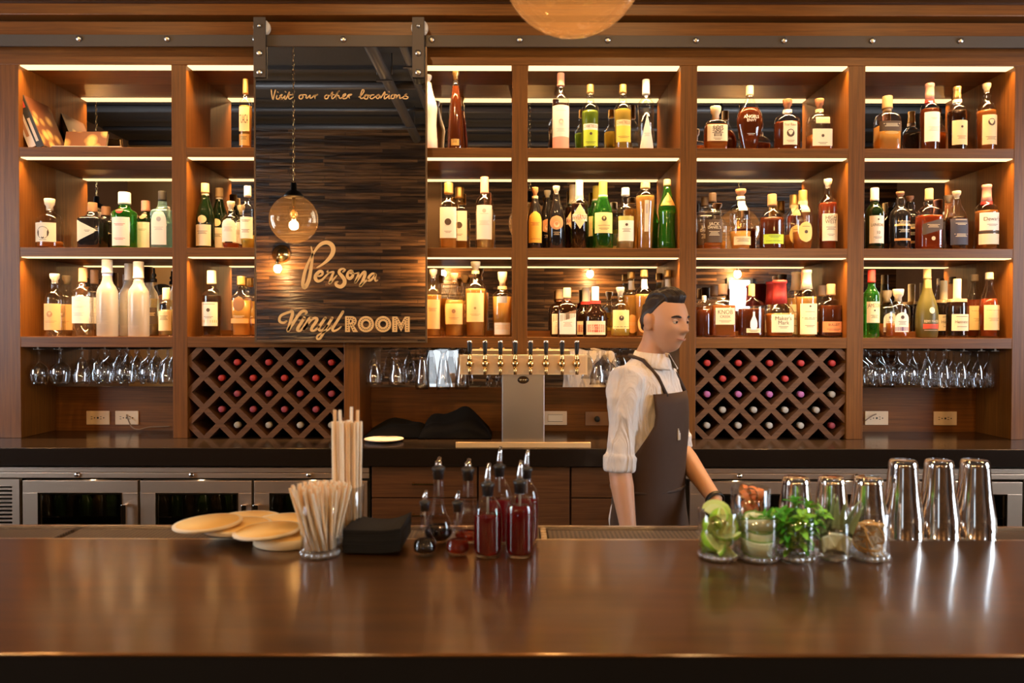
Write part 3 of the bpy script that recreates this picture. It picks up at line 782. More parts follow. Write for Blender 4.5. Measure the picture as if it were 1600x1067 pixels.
m.lathe([(.024, 0), (.024, .003), (.001, .004)], 24, M=Matrix.Translation((p.x, YT-.06, p.z)) @ Matrix.Rotation(PI/2, 4, 'X') @ Matrix.Diagonal((1, .65, 1, 1)))
bd = rel(m.build('oval_badge', P('badge_brown', (.06, .035, .015), .35, .4)), tt)
m = MB()
for dx, dz in ((-.011, .0), (.0, .0), (.011, .0)): m.lathe([(.0045, 0), (.0045, .002)], 6, M=Matrix.Translation((p.x+dx, YT-.0638, p.z+dz)) @ Matrix.Rotation(PI/2, 4, 'X'))
m.box(p.x-.014, p.x+.014, YT-.0655, YT-.0638, p.z+.007, p.z+.0085); m.box(p.x-.014, p.x+.014, YT-.0655, YT-.0638, p.z-.0085, p.z-.007)
q = rel(m.build('badge_mark', BRASS), tt); q.parent = bd
a, b = onz(711, 697, ZC), at(923, 697, YC+.03)
dt = thing('drip_tray', ((a.x+b.x)/2, YC+.08, ZC), 'low brass-edged drip tray below the beer taps', 'tray')
x0, x1 = at(712, 690, YC+.02).x, at(923, 690, YC+.02).x; y0, y1 = YC+.015, YT-.075
m = MB(); h = .022
m.box(x0, x1, y0, y0+.006, ZC+.0005, ZC+h); m.box(x0, x1, y1-.006, y1, ZC+.0005, ZC+h); m.box(x0, x0+.006, y0+.006, y1-.006, ZC+.0005, ZC+h); m.box(x1-.006, x1, y0+.006, y1-.006, ZC+.0005, ZC+h)
m.box(x0+.006, x1-.006, y0+.006, y1-.006, ZC+.0005, ZC+.004)
rel(m.build('tray_body', P('warm_tray_metal', (.95, .70, .38), .42, .6), bevel=.001), dt)
m = MB(); k = x0+.012
while k < x1-.012: m.box(k, k+.004, y0+.006, y1-.006, ZC+h-.006, ZC+h-.003); k += .0095
rel(m.build('tray_grate', STEEL), dt)

# ------------------------------------------------------------------ power plates on the splashback
PLM = P('almond_plastic', (.80, .62, .42), .45)
def plate(px, py, kind, lab, mat=PLM):
    Yp = YM-.012; p = at(px, py, Yp); r = thing('outlet_plate' if kind != 'switch' else 'switch_plate', (p.x, Yp, p.z), lab, 'outlet' if kind != 'switch' else 'switch')
    MB().box(-.056, .056, -.006, 0, -.033, .033).build('cover_plate', mat, r, bevel=.002)
    m = MB()
    if kind == 'outlet':
        for sx in (-.022, .022):
            m.box(sx-.012, sx-.004, -.0068, -.006, .004, .0065); m.box(sx-.012, sx-.004, -.0068, -.006, -.0065, -.004)
            m.lathe([(.003, 0), (.003, .0008)], 8, M=Matrix.Translation((sx+.006, -.006, 0)) @ Matrix.Rotation(PI/2, 4, 'X'))
        m.box(-.004, .004, -.0072, -.006, -.004, .004); m.build('socket_slots', BLACK, r)
    elif kind == 'switch':
        m.box(-.034, .034, -.009, -.006, -.015, .015); m.build('rocker', col((.86, .72, .52)), r, bevel=.001)
        m = MB(); m.box(-.036, .036, -.0066, -.006, -.017, -.0155); m.box(-.036, .036, -.0066, -.006, .0155, .017); m.build('rocker_gap', BLACK, r)
    else:
        m.lathe([(.013, 0), (.013, .018), (.011, .021), (.001, .021)], 18, M=Matrix.Translation((0, -.006, 0)) @ Matrix.Rotation(PI/2, 4, 'X')); m.build('dimmer_knob', BLACK, r)
    return r
plate(154, 652.5, 'outlet', 'almond outlet plate, left of the two under the left glass rack')
plate(199, 652.5, 'outlet', 'almond outlet plate with a plugged-in cord, right of the two under the left glass rack')
plate(867.5, 653, 'switch', 'almond rocker switch plate right of the beer tower')
plate(932.5, 654, 'knob', 'brown plate with a round black dimmer knob behind the bartender', P('brown_plate', (.30, .17, .10), .4))
plate(1369, 653, 'outlet', 'almond outlet plate partly hidden at the left of the right-hand glass rack')
plate(1476, 653.5, 'outlet', 'almond outlet plate in the middle below the hanging flutes')
def cord(pts, lab):
    m = MB(); P0 = [Vector(q) for q in pts]; R = []
    for i in range(len(P0)-1):
        p0, p1, p2, p3 = P0[max(i-1, 0)], P0[i], P0[i+1], P0[min(i+2, len(P0)-1)]
        for k in range(6):
            t = k/6; R.append(.5*((2*p1)+(p2-p0)*t+(2*p0-5*p1+4*p2-p3)*t*t+(3*p1-p0-3*p2+p3)*t**3))
    R.append(P0[-1]); m.tube(R, .003, 8); o = m.build('power_cord', P('cord_brown', (.25, .16, .10), .5)); tag(o, lab, 'cord')
Yp = YM-.02
cord([at(198, 648, Yp), at(200, 655, Yp-.02), at(206, 667, Yp-.03), at(216, 671, Yp-.03), at(226, 669, Yp-.02), at(238, 667, Yp-.01), at(266, 666, Yp-.005)], 'thin pale power cord drooping from the left outlet plates')
cord([at(1352, 657, Yp-.02), at(1362, 650, Yp-.02), at(1369, 647, Yp-.01)], 'short power cord plugged into the outlet at the right glass rack')

# ------------------------------------------------------------------ hanging stemware
STEM = shell('stemware_glass', (.93, .93, .93), ior=1.6, k=2.2)
GST = {}
def stem_glass(kind):
    if kind in GST: return None
    r = thing('hanging_glass', (0, 0, 0), '', 'glass')
    # upside down: foot at top (z=0), rim at bottom
    pf = {'wine': [(.033, 0), (.033, -.002), (.006, -.006), (.0045, -.02), (.0045, -.055), (.010, -.066), (.030, -.082), (.038, -.10), (.039, -.118), (.034, -.15), (.031, -.166)],
          'balloon': [(.035, 0), (.035, -.002), (.007, -.006), (.005, -.02), (.005, -.05), (.014, -.062), (.036, -.08), (.043, -.10), (.042, -.125), (.036, -.15), (.034, -.16)],
          'tulip': [(.033, 0), (.033, -.002), (.006, -.006), (.005, -.02), (.006, -.04), (.016, -.052), (.026, -.075), (.026, -.09), (.037, -.12), (.034, -.145), (.038, -.16)],
          'flute': [(.028, 0), (.028, -.002), (.005, -.006), (.004, -.02), (.004, -.045), (.008, -.056), (.022, -.09), (.025, -.12), (.023, -.16), (.021, -.176)],
          'pilsner': [(.034, 0), (.034, -.003), (.016, -.008), (.011, -.02), (.018, -.05), (.024, -.09), (.032, -.15), (.034, -.185)]}[kind]
    n = 5 if kind != 'pilsner' else 4
    MB().lathe(pf[:n], 20).build('stem_and_foot', STEM, r)
    b = MB(); inner = [(q-.0012, z) for q, z in pf[n:]][::-1]
    b.lathe(pf[n-1:] + inner, 20, close=False); b.build('bowl', STEM, r)
    GST[kind] = r; return r
def rails(bi, pxs, lab):
    x0, x1 = BX[bi]; z = SHELF[2][1]
    r = thing('glass_hanger_rack', ((x0+x1)/2, YS+.14, z), lab, 'rack', 'stemware hanger racks')
    for px in pxs:
        x = at(px, 560, YS+.12).x
        if x-.0 < x0+.01 or x > x1-.01: continue
        m = MB(); m.box(x-.004, x+.004, YS+.03, YM-.03, z-.010, z-.0005); m.box(x-.016, x+.016, YS+.03, YM-.03, z-.012, z-.010)
        rel(m.build('hanger_rail', P('rail_bronze', (.10, .07, .05), .35, .8)), r)
def hang(px, Y, kind, lab, grp):
    z = SHELF[2][1]-.0075; x = at(px, 580, Y).x
    r = stem_glass(kind)
    if r is None: r = dup(GST[kind], (0, 0, 0))
    r.location = (x, Y, z); r['label'] = lab; r['group'] = grp
G1, G3, G6 = 'stemware hanging in the left bay', 'stemware hanging beside the beer tower', 'stemware hanging in the right bay'
F, Bk = YS+.06, YS+.17
for px, k, lab in [(61, 'wine', 'slim wine glass hung upside down, leftmost in the left bay'), (94, 'balloon', 'round-bowled glass hung second from the left in the left bay'),
                   (128, 'tulip', 'flare-shouldered glass hung third in the front row of the left bay'), (163, 'balloon', 'balloon glass hung left of the middle of the left bay'),
                   (197, 'balloon', 'balloon glass hung right above the plugged-in outlet'), (232, 'balloon', 'wide glass hung near the right end of the left bay'), (262, 'tulip', 'glass hung against the right post of the left bay')]:
    hang(px, F, k, lab, G1)
for j, px in enumerate([153, 183, 213, 243]):
    hang(px, Bk, 'tulip', 'back-row glass hung behind the balloon glasses of the left bay, %s from the left' % ['first', 'second', 'third', 'fourth'][j], G1)
rails(0, [44, 78, 111, 145, 180, 214, 248], 'bronze rails holding stemware under the left bay shelf')
for px, Y, k, lab in [(585, F, 'tulip', 'tulip glass hung leftmost beside the beer tower'), (620, F, 'tulip', 'tulip glass hung second beside the beer tower'), (641, Bk, 'balloon', 'round glass hung in the back row behind the tulip glasses'),
                      (660, F+.03, 'pilsner', 'tall beer glass hung upside down, left of the pair'), (693, F, 'pilsner', 'tall beer glass hung upside down in front of the bright reflection'), (722, F+.03, 'pilsner', 'tall beer glass half hidden by the tap box')]:
    hang(px, Y, k, lab, G3)
rails(2, [602, 641, 676, 708], 'bronze rails holding stemware left of the beer tower')
for px, Y, k, lab in [(934, F, 'tulip', 'flared glass hung just right of the tap box'), (962, F, 'tulip', 'flared glass hung behind the bartender shoulder'), (949, Bk, 'balloon', 'round glass hung in the back row right of the tap box'), (991, F, 'tulip', 'flared glass hung behind the bartender neck')]:
    hang(px, Y, k, lab, G3)
rails(3, [918, 948, 977], 'bronze rails holding stemware right of the tap box')
for j, (px, Y, k) in enumerate([(1359, F, 'wine'), (1387, F, 'wine'), (1419, F+.0, 'balloon'), (1376, Bk, 'balloon'), (1405, Bk, 'wine'), (1448, F, 'flute'), (1475, F, 'flute'), (1502, F, 'flute'), (1528, F, 'flute'), (1545, F+.05, 'flute'), (1437, Bk, 'wine'), (1462, Bk, 'flute'), (1490, Bk, 'flute'), (1517, Bk, 'flute')]):
    on = ['first', 'second', 'third', 'first', 'second', 'first', 'second', 'third', 'fourth', 'fifth', 'third', 'fourth', 'fifth', 'sixth'][j]
    kind = {'wine': 'wine glass', 'balloon': 'balloon glass', 'flute': 'narrow flute'}[k]
    grp_ = 'front-row' if Y < Bk and j < 3 else 'front-row flute end, ' if Y < Bk else 'back-row'
    hang(px, Y, k, ('%s in the right bay front row, %s from the left' % (kind, ['first', 'second', 'third', 'fourth', 'fifth', 'sixth', 'seventh', 'eighth'][[0, 1, 2, 5, 6, 7, 8, 9].index(j)])) if Y < Bk
         else '%s in the right bay back row, %s from the left' % (kind, on), G6)
rails(5, [1373, 1403, 1434, 1461, 1488, 1515, 1536], 'bronze rails holding stemware in the right bay')

# ------------------------------------------------------------------ books on the top left shelf
zsf = SHELF[0][0]
def book(pxb, pyt, w_, th, hgt, tilt, Y, cov, lab, pages=True, face=False):
    p = at(pxb, 229, Y)
    r = thing('book', (p.x, Y, zsf+.001), lab, 'book', 'books leaning on the top left shelf')
    M = Matrix.Rotation(-tilt, 4, 'Y')
    def bx(n, mat, *a):
        o = MB().box(*a, M=M).build(n, mat, r); return o
    bx('cover_front', cov, th-.003, th, 0, w_, 0, hgt)
    bx('cover_back', cov, 0, .003, 0, w_, 0, hgt); bx('spine', cov, .003, th-.003, 0, .004, 0, hgt)
    bx('pages', col((.75, .65, .48)), .003, th-.003, .004, w_-.004, .004, hgt-.004)
    return r, M
def face_book(pb, Y, lab, cov): pass
COV = None
def cover():
    m, N, L = _new('patterned_book_cover'); b = N['Principled BSDF']; g = N.new('ShaderNodeTexCoord')
    v = N.new('ShaderNodeTexVoronoi'); v.inputs['Scale'].default_value = 18; L.new(g.outputs['Object'], v.inputs[0])
    c = N.new('ShaderNodeValToRGB'); e = c.color_ramp.elements; e[0].color = (.55, .36, .12, 1); e[1].color = (.12, .04, .015, 1); e[0].position = .25; e[1].position = .55
    L.new(v.outputs['Distance'], c.inputs[0]); L.new(c.outputs[0], b.inputs['Base Color']); return m
r1, M1 = book(45, 141, .17, .034, .262, rad(22), YS+.03, col((.70, .62, .52)), 'white-spined book leaning at the left end of the top left shelf')
m = MB(); m.box(.010, .024, -.0006, 0, .05, .14, M=M1); m.build('spine_print', col((.4, .2, .1)), r1)
r2, M2 = book(58, 141, .20, .032, .262, rad(22), YS+.03, col((.03, .03, .03)), 'black-spined book with a yellow patterned cover leaning against the white one')
m = MB(); m.box(.008, .022, -.0006, 0, .19, .235, M=M2); m.build('spine_print', col((.5, .06, .04)), r2)
m = MB(); m.box(.008, .020, -.0006, 0, .03, .14, M=M2); m.build('spine_print', col((.6, .5, .4)), r2)
MB().box(.0322, .0326, .006, .198, .004, .258, M=M2).build('cover_picture', cover(), r2)
r4 = thing('magazine', (at(130, 228, YS+.03).x, YS+.03, zsf+.0005), 'thin dark magazine lying flat on the top left shelf', 'book')
MB().box(-.145, .11, .0, .2, 0, .009).build('cover', col((.05, .04, .035)), r4)
MB().box(-.14, .165, .004, .19, .0095, .013, M=Matrix.Rotation(rad(2), 4, 'Z')).build('pages', col((.7, .6, .45)), r4)
r5 = thing('book', (at(128, 228, YM-.1).x, YM-.09, zsf+.02), 'brown picture-cover book propped against the mirror on the flat magazine', 'book')
Mz = Matrix.Rotation(rad(-14), 4, 'X')
MB().box(-.09, .10, 0, .018, 0, .10, M=Mz).build('pages', col((.75, .65, .48)), r5)
MB().box(-.092, .104, -.003, -.0001, -.001, .104, M=Mz).build('cover_front', bpy.data.materials['patterned_book_cover'], r5)

# ------------------------------------------------------------------ bottles
PROF = {
 'bord': [(.90, 0), (1, .015), (1, .60), (.985, .64), (.90, .68), (.66, .72), (.44, .76), (.37, .80), (.35, .86), (.34, 1)],
 'whisky': [(.92, 0), (1, .02), (1, .56), (.98, .61), (.90, .66), (.70, .70), (.48, .735), (.42, .78), (.44, .83), (.38, .88), (.36, 1)],
 'shoulder': [(.93, 0), (1, .02), (1, .62), (.97, .65), (.80, .675), (.55, .70), (.46, .74), (.42, .80), (.40, 1)],
 'slope': [(.90, 0), (1, .02), (1, .44), (.96, .52), (.80, .62), (.58, .71), (.43, .79), (.37, .86), (.36, 1)],
 'squat': [(.88, 0), (.98, .02), (1, .05), (1, .52), (.97, .59), (.84, .655), (.55, .70), (.36, .73), (.31, .76), (.30, 1)],
 'vodka': [(.95, 0), (1, .015), (1, .54), (.97, .59), (.82, .64), (.60, .685), (.48, .73), (.44, .80), (.42, 1)],
 'tear': [(.52, 0), (.56, .02), (.72, .18), (.88, .32), (1, .44), (1, .50), (.90, .58), (.66, .67), (.40, .75), (.28, .82), (.26, 1)],
 'cone': [(.95, 0), (1, .015), (.97, .12), (.86, .32), (.66, .58), (.46, .80), (.38, .90), (.34, 1)],
 'bulge': [(.84, 0), (.92, .02), (1, .18), (.99, .32), (.90, .45), (.70, .56), (.48, .66), (.38, .73), (.34, .82), (.34, 1)],
 'twist': [(.80, 0), (.84, .02), (.80, .25), (.86, .45), (1, .70), (1, .78), (.86, .84), (.55, .875), (.46, .90), (.50, 1)],
 'hourglass': [(.88, 0), (1, .03), (.98, .12), (.86, .35), (.90, .48), (.98, .56), (.86, .64), (.60, .74), (.44, .84), (.34, .93), (.32, 1)],
 'wax': [(.92, 0), (1, .03), (1, .38), (.96, .46), (.80, .53), (.56, .58), (.44, .66), (.36, .80), (.33, 1)],
}
GL = {'clear': shell('bottle_clear', (.95, .95, .93)), 'green': shell('bottle_green', (.35, .80, .28), haze=.35, hazecol=(.03, .22, .02)),
      'dgreen': shell('bottle_dark_green', (.12, .22, .08), haze=.6, hazecol=(.015, .04, .01)),
      'brown': shell('bottle_brown', (.25, .10, .03), haze=.6, hazecol=(.04, .015, .005)),
      'black': P('bottle_black', (.012, .010, .010), .12, 0, coat=.5), 'blue': shell('bottle_pale_blue', (.70, .92, .90), haze=.35, hazecol=(.35, .60, .58)),
      'frost': shell('bottle_frosted', (.85, .85, .82), haze=.55, hazecol=(.85, .80, .72), rough=.25),
      'white': P('bottle_ceramic', (.85, .78, .66), .3), 'olive': P('bottle_frosted_olive', (.10, .09, .02), .35, 0, .2)}
LQ = {'amber': liquid('liquor_amber', (.55, .20, .04)), 'dark': liquid('liquor_dark_amber', (.20, .045, .012), .5), 'gold': liquid('liquor_gold', (.85, .48, .12)),
      'red': liquid('liquor_red_amber', (.45, .08, .02)), 'water': shell('liquor_clear', (.93, .93, .91)), 'yellow': liquid('liquor_yellow', (.80, .62, .12)),
      'cola': liquid('liquor_cola', (.03, .010, .004), .3), 'pale': liquid('liquor_pale', (.85, .68, .32), .7), 'green': liquid('liquor_green', (.30, .45, .05), .6)}
CR_, WH, TAN, GO, RD, BK, OR, LIME, YE, PK = (.82, .72, .52), (.86, .80, .70), (.78, .58, .32), (.75, .50, .16), (.50, .04, .03), (.02, .018, .018), (.80, .40, .12), (.42, .58, .03), (.72, .58, .08), (.75, .36, .26)
def bottle(px, top, wpx, base, style, n, dep, glass, liq, fill, cap, labels, texts, lab, grp, Yb=None):
    Y = Yb or YB; zb = {229: SHELF[0][0], 385: SHELF[1][0], 525: SHELF[2][0]}[base]
    p = at(px, base-20, Y); x = p.x
    H = at(px, top, Y).z - zb; R = wpx/2*Y/FPX
    root = thing('liquor_bottle', (x, Y, zb+.0005), lab, 'bottle', grp)
    prof = PROF[style]
    def sect(a):
        c, s = math.cos(a), math.sin(a); e = 2.0/n
        return (math.copysign(abs(s)**e, s), -dep*math.copysign(abs(c)**e, c))
    zc, cr, ccol = cap[0], cap[1], cap[2]
    pr = [(q*R, z*H) for q, z in prof if z < .999]
    # cut the profile at the cap
    rt = None; out = []
    for i in range(len(prof)-1):
        (q0, z0), (q1, z1) = prof[i], prof[i+1]
        if z0 <= zc: out.append((q0*R, z0*H))
        if z0 <= zc < z1: t = (zc-z0)/(z1-z0); rt = q0+(q1-q0)*t; out.append((rt*R, zc*H))
    seg = 24 if n <= 2.2 else 32
    nk = lambda q: sect
    # neck turns round for square bottles
    def lath(prl, mat, name, shr=1.0, par=root):
        mb = MB(); vs = []; fs = []
        for i, (r, z) in enumerate(prl):
            k = max(0, min(1, (r/R-.45)/.3)); nn = 2 + (n-2)*k; dd = 1 + (dep-1)*k
            for j in range(seg):
                a = 2*PI*j/seg; c, s = math.cos(a), math.sin(a); e = 2.0/nn
                vs.append((math.copysign(abs(s)**e, s)*r*shr, -dd*math.copysign(abs(c)**e, c)*r*shr, z))
        for i in range(len(prl)-1):
            for j in range(seg):
                a, b = i*seg+j, i*seg+(j+1) % seg; fs.append((a, b, b+seg, a+seg))
        fs.append(tuple(range(seg))[::-1]); m_ = (len(prl)-1)*seg; fs.append(tuple(m_+j for j in range(seg)))
        mb.add(vs, fs, True); return mb.build(name, mat, par)
    lath(out, GL[glass], 'glass_body')
    if liq:
        lp = [(max(.004, out[0][0]-.004), .008)]; zf = fill*H
        for i in range(len(out)-1):
            (r0, z0), (r1, z1) = out[i], out[i+1]
            if .009 < z0 < zf: lp.append((r0-.0022, z0))
            if z0 <= zf < z1: lp.append((r0+(r1-r0)*(zf-z0)/(z1-z0)-.0022, zf))
        lath(lp, LQ[liq], 'liquid')
    # cap
    rr = cr*R; zz = zc*H; kind = cap[3] if len(cap) > 3 else 'cyl'
    cm = col(ccol)
    if ccol == GO: cm = P('gold_foil', (.80, .52, .18), .3, .7)
    mb = MB()
    if kind == 'cyl': mb.lathe([(rr*1.03, zz-.003), (rr*1.06, zz+.004), (rr, zz+.008), (rr, H-.003), (rr*.93, H)], 18)
    elif kind == 'flare': mb.lathe([(rr*.62, zz-.002), (rr*.62, zz+(H-zz)*.3), (rr*.9, zz+(H-zz)*.5), (rr, H-.004), (rr*.93, H)], 18)
    elif kind == 'sleeve': mb.lathe([(rt*R*1.05, zz-.002), (rr, zz+(H-zz)*.35), (rr*.95, H-.016), (rr*1.05, H-.014), (rr*1.05, H-.002), (rr*.95, H)], 18)
    elif kind == 'pour': mb.lathe([(rr, zz-.002), (rr, zz+.012), (rr*.5, zz+.016), (rr*.5, zz+.022), (rr*.8, zz+.026), (rr*.8, zz+.034), (rr*.4, zz+.04), (rr*.35, H)], 14)
    mb.build({'cyl': 'cap', 'flare': 'cork_stopper', 'sleeve': 'foil_cap', 'pour': 'pour_spout'}[kind], cm, root)
    if len(cap) > 4: MB().lathe([(rt*R*1.1, zz-.014), (rt*R*1.08, zz)], 18, close=False).build('neck_label', col(cap[4]), root)
    def rad_at(z):
        t = z/H
        for i in range(len(prof)-1):
            if prof[i][1] <= t <= prof[i+1][1]:
                k = (t-prof[i][1])/(prof[i+1][1]-prof[i][1]); return (prof[i][0]+(prof[i+1][0]-prof[i][0])*k)*R
        return R*.35
    rot = cap[5] if len(cap) > 5 else 0
    def surf(u, z, off):
        a = rad_at(z)+off
        if n <= 2.2:
            th = u/a; v = Vector((a*math.sin(th), -a*dep*math.cos(th)-(off*.3), z))
        else:
            uu = max(-.96*a, min(.96*a, u)); v = Vector((uu, -dep*a*(1-(abs(uu)/a)**n)**(1/n), z))
        return v
    lo = None
    for (z0, z1, wf, c, shp) in labels:
        vs = []; fs = []; nr, nc = 12, 10
        for i in range(nr+1):
            t = i/nr; z = (z0+(z1-z0)*t)*H
            f = {'rect': 1, 'arch': (1 if t < .65 else math.sqrt(max(.02, 1-((t-.65)/.35)**2))), 'oval': math.sqrt(max(.01, 1-(2*t-1)**2)),
                 'diam': max(.04, 1-abs(2*t-1)), 'tri': max(.05, 1-t), 'slant': 1, 'vase': (.75 if t < .1 else 1 if t < .45 else max(.3, 1-(t-.45)*2.2)),
                 'flag': 1}[shp]
            for j in range(nc+1):
                u = (2*j/nc-1)*wf*R*f; zz2 = z
                if shp == 'slant': zz2 = z + (u/(R*wf))*.05*H
                if shp == 'flag': u = -wf*R + (2*wf*R)*(j/nc)*(max(.05, 1-abs(2*t-1)))
                vs.append(surf(u, zz2, .0008))
        for i in range(nr):
            for j in range(nc): a = i*(nc+1)+j; fs.append((a, a+1, a+nc+2, a+nc+1))
        lo = MB().add(vs, fs, True).build('label', col(c) if c != GO else P('gold_foil', (.80, .52, .18), .3, .7), root)
    if texts:
        vs = []; fs = []
        for t_ in texts:
            s_, zc_, hf, c = t_[:4]
            if s_ == '|':        # printed rules / small lines: (|, z centre, count, colour, width)
                for k in range(hf):
                    zz2 = zc_*H - k*.0055; ww = t_[4]*R*(1, .7, .85)[k % 3]; o = len(vs)
                    for (u, dz) in [(-ww, -.0009), (-ww/2, -.0009), (0, -.0009), (ww/2, -.0009), (ww, -.0009), (-ww, .0009), (-ww/2, .0009), (0, .0009), (ww/2, .0009), (ww, .0009)]:
                        vs.append(surf(u, zz2+dz, .0013))
                    fs += [(o+i, o+i+1, o+i+6, o+i+5) for i in range(4)]
            elif s_ == 'o':
                o = len(vs); rr2 = hf*R
                for k in range(12): vs.append(surf(rr2*math.cos(2*PI*k/12), zc_*H+rr2*math.sin(2*PI*k/12), .0013))
                fs.append(tuple(o+k for k in range(12)))
            else:
                tv, tf = text_geo(s_, hf*H*1.35, .0)
                wmx = max(v.x for v in tv)-min(v.x for v in tv); sc = min(1, t_[4]*2*R/wmx) if len(t_) > 4 else 1
                o = len(vs); vs += [surf(v.x*sc, zc_*H+v.y, .0014) for v in tv]; fs += [tuple(i+o for i in f) for f in tf]
            cl = c
        q = MB().add(vs, fs).build('lettering' if any(t[0] not in '|o' for t in texts) else 'print', col(cl), root)
        if lo: q.parent = lo
    if rot: root.rotation_euler = (0, 0, rot)
    BOT[(base, px)] = root
    return root
BOT = {}
g1, g2, g3 = 'bottles on the top shelf', 'bottles on the middle shelf', 'bottles on the bottom shelf'
DK = (.08, .05, .03)
B = bottle
# top shelf
B(384, 124, 20, 229, 'bord', 2, 1, 'clear', 'gold', .62, (.80, .42, GO, 'cyl'), [(.06, .22, .9, GO, 'rect'), (.26, .60, .9, TAN, 'rect')], [('|', .18, 3, DK, .5), ('TUACA', .42, .13, DK, .7)], 'slim golden bottle on the top shelf at the left edge of the mirror panel', g1)
B(668, 118, 32, 229, 'hourglass', 2, 1, 'white', None, 0, (.90, .42, WH, 'flare'), [], [], 'cream ceramic bottle on the top shelf, half hidden by the mirror panel', g1)
B(712, 110, 28, 229, 'cone', 2, 1, 'clear', 'dark', .80, (.89, .42, GO, 'flare'), [(.05, .13, .45, GO, 'rect')], [('|', .12, 3, DK, .3)], 'tall tapering dark amber bottle with a wooden stopper', g1)
B(876, 115, 26, 229, 'bord', 2, 1, 'clear', 'cola', .60, (.84, .44, PK, 'cyl'), [(.02, .17, 1.35, PK, 'rect'), (.17, .57, 1.35, WH, 'rect')], [('|', .50, 1, RD, .6), ('o', .36, .30, (.55, .48, .40)), ('|', .27, 3, (.55, .48, .40), .6)], 'tall bottle with a white label and peach base band, top shelf centre bay', g1)
B(922, 133, 27, 229, 'whisky', 2, 1, 'clear', 'green', .60, (.88, .42, GO, 'cyl'), [(.06, .30, .95, LIME, 'rect'), (.30, .39, .95, WH, 'rect')], [('CHARTREUSE', .35, .05, DK, .85), ('o', .24, .16, WH), ('|', .12, 2, DK, .6)], 'bottle with a bright green label, top shelf', g1)
B(973, 133, 27, 229, 'whisky', 2, 1, 'clear', 'yellow', .62, (.88, .42, GO, 'cyl'), [(.12, .36, .95, YE, 'rect'), (.36, .45, .95, TAN, 'rect')], [('CHARTREUSE', .405, .05, DK, .85), ('|', .20, 2, DK, .7)], 'bottle with a bright yellow label, top shelf', g1)
B(1009, 125, 26, 229, 'bord', 2, 1, 'clear', 'water', .58, (.80, .44, WH, 'cyl'), [(.01, .50, .98, WH, 'tri')], [('|', .23, 3, (.4, .35, .3), .35)], 'clear bottle with a pointed white label and white cap', g1)
B(1118, 167, 34, 229, 'squat', 5, .8, 'clear', 'amber', .58, (.74, .50, CR_, 'flare'), [(.20, .56, .92, CR_, 'rect')], [('響', .40, .20, DK, .5), ('|', .26, 2, DK, .4)], 'squat faceted amber bottle with a cream stopper', g1)
B(1171, 135, 41, 229, 'tear', 2, .55, 'clear', 'dark', .66, (.86, .28, TAN, 'cyl'), [], [('ANGELS', .51, .050, WH, .60), ('ENVY', .455, .045, WH, .35), ('|', .26, 3, WH, .3), ('|', .12, 2, WH, .4)], 'teardrop-shaped dark amber bottle with white lettering on the glass', g1)
B(1230, 156, 41, 229, 'squat', 2, .75, 'clear', 'dark', .56, (.80, .36, (.35, .14, .06), 'flare', WH), [(.10, .54, .55, CR_, 'rect')], [('Four Roses', .48, .055, DK, .45), ('o', .32, .30, DK), ('|', .18, 2, DK, .3)], 'round-shouldered bottle with a cream label bearing a dark square print', g1)
B(1280, 155, 36, 229, 'squat', 5, .8, 'clear', 'amber', .30, (.80, .38, (.35, .14, .06), 'flare', TAN), [(.08, .40, .85, CR_, 'rect'), (.50, .62, .6, TAN, 'rect')], [('o', .27, .13, RD), ('|', .14, 2, DK, .4)], 'square bottle with a tan tag round its neck, fifth bay top shelf', g1)
B(1386, 151, 36, 229, 'squat', 4, .85, 'clear', 'gold', .45, (.78, .42, (.30, .20, .10), 'cyl', TAN), [(.34, .52, .95, DK, 'rect'), (.28, .34, .6, GO, 'oval')], [('|', .47, 3, CR_, .7)], 'square decanter bottle with a dark band label, top shelf right bay', g1)
B(1452, 131, 28, 229, 'whisky', 2, 1, 'clear', 'dark', .62, (.76, .46, PK, 'sleeve', RD), [(.13, .56, 1.0, WH, 'rect')], [('|', .47, 2, RD, .35), ('|', .34, 4, (.5, .4, .3), .6)], 'dark bottle with a big white label and pink neck foil', g1)
B(1495, 136, 28, 229, 'whisky', 2, 1, 'clear', 'cola', .62, (.80, .40, GO, 'sleeve', WH), [(.09, .46, 1.0, TAN, 'rect')], [('o', .36, .14, DK), ('|', .22, 3, DK, .5)], 'dark bottle with a tan label and white neck band, top shelf right bay', g1)
B(1541, 131, 28, 229, 'whisky', 2, 1, 'clear', 'amber', .60, (.88, .44, TAN, 'flare'), [(.09, .52, .95, TAN, 'rect')], [('o', .41, .40, DK), ('|', .20, 3, DK, .6)], 'amber bottle with a black oval on its tan label, last on the top shelf', g1)
# middle shelf
B(78, 311, 38, 385, 'squat', 2, 1, 'clear', 'amber', .14, (.78, .42, CR_, 'flare'), [(.12, .50, 1.0, CR_, 'rect')], [('o', .30, .50, (.20, .10, .05)), ('|', .16, 1, DK, .3)], 'squat round bottle with a dark round seal, leftmost on the middle shelf', g2)
B(145, 317, 36, 385, 'shoulder', 6, .9, 'black', None, 0, (.80, .38, (.22, .11, .05), 'cyl'), [(.14, .60, .92, CR_, 'flag')], [('|', .38, 2, DK, .25)], 'square black bottle with a pointed cream label', g2)
B(195, 301, 36, 385, 'shoulder', 2, 1, 'green', None, 0, (.80, .50, WH, 'cyl'), [(.04, .54, .85, WH, 'rect'), (.60, .70, .3, RD, 'oval')], [('|', .42, 2, (.4, .4, .3), .5), ('|', .17, 2, RD, .5)], 'bright green bottle with a white label and silver-white cap', g2)
B(228, 314, 26, 385, 'shoulder', 2, 1, 'dgreen', None, 0, (.80, .50, PK, 'cyl'), [(.04, .56, .85, WH, 'rect'), (.62, .74, .4, PK, 'oval')], [('|', .42, 2, (.4, .4, .3), .5)], 'smaller dark green bottle with a pale label and pink cap', g2, 3.61)
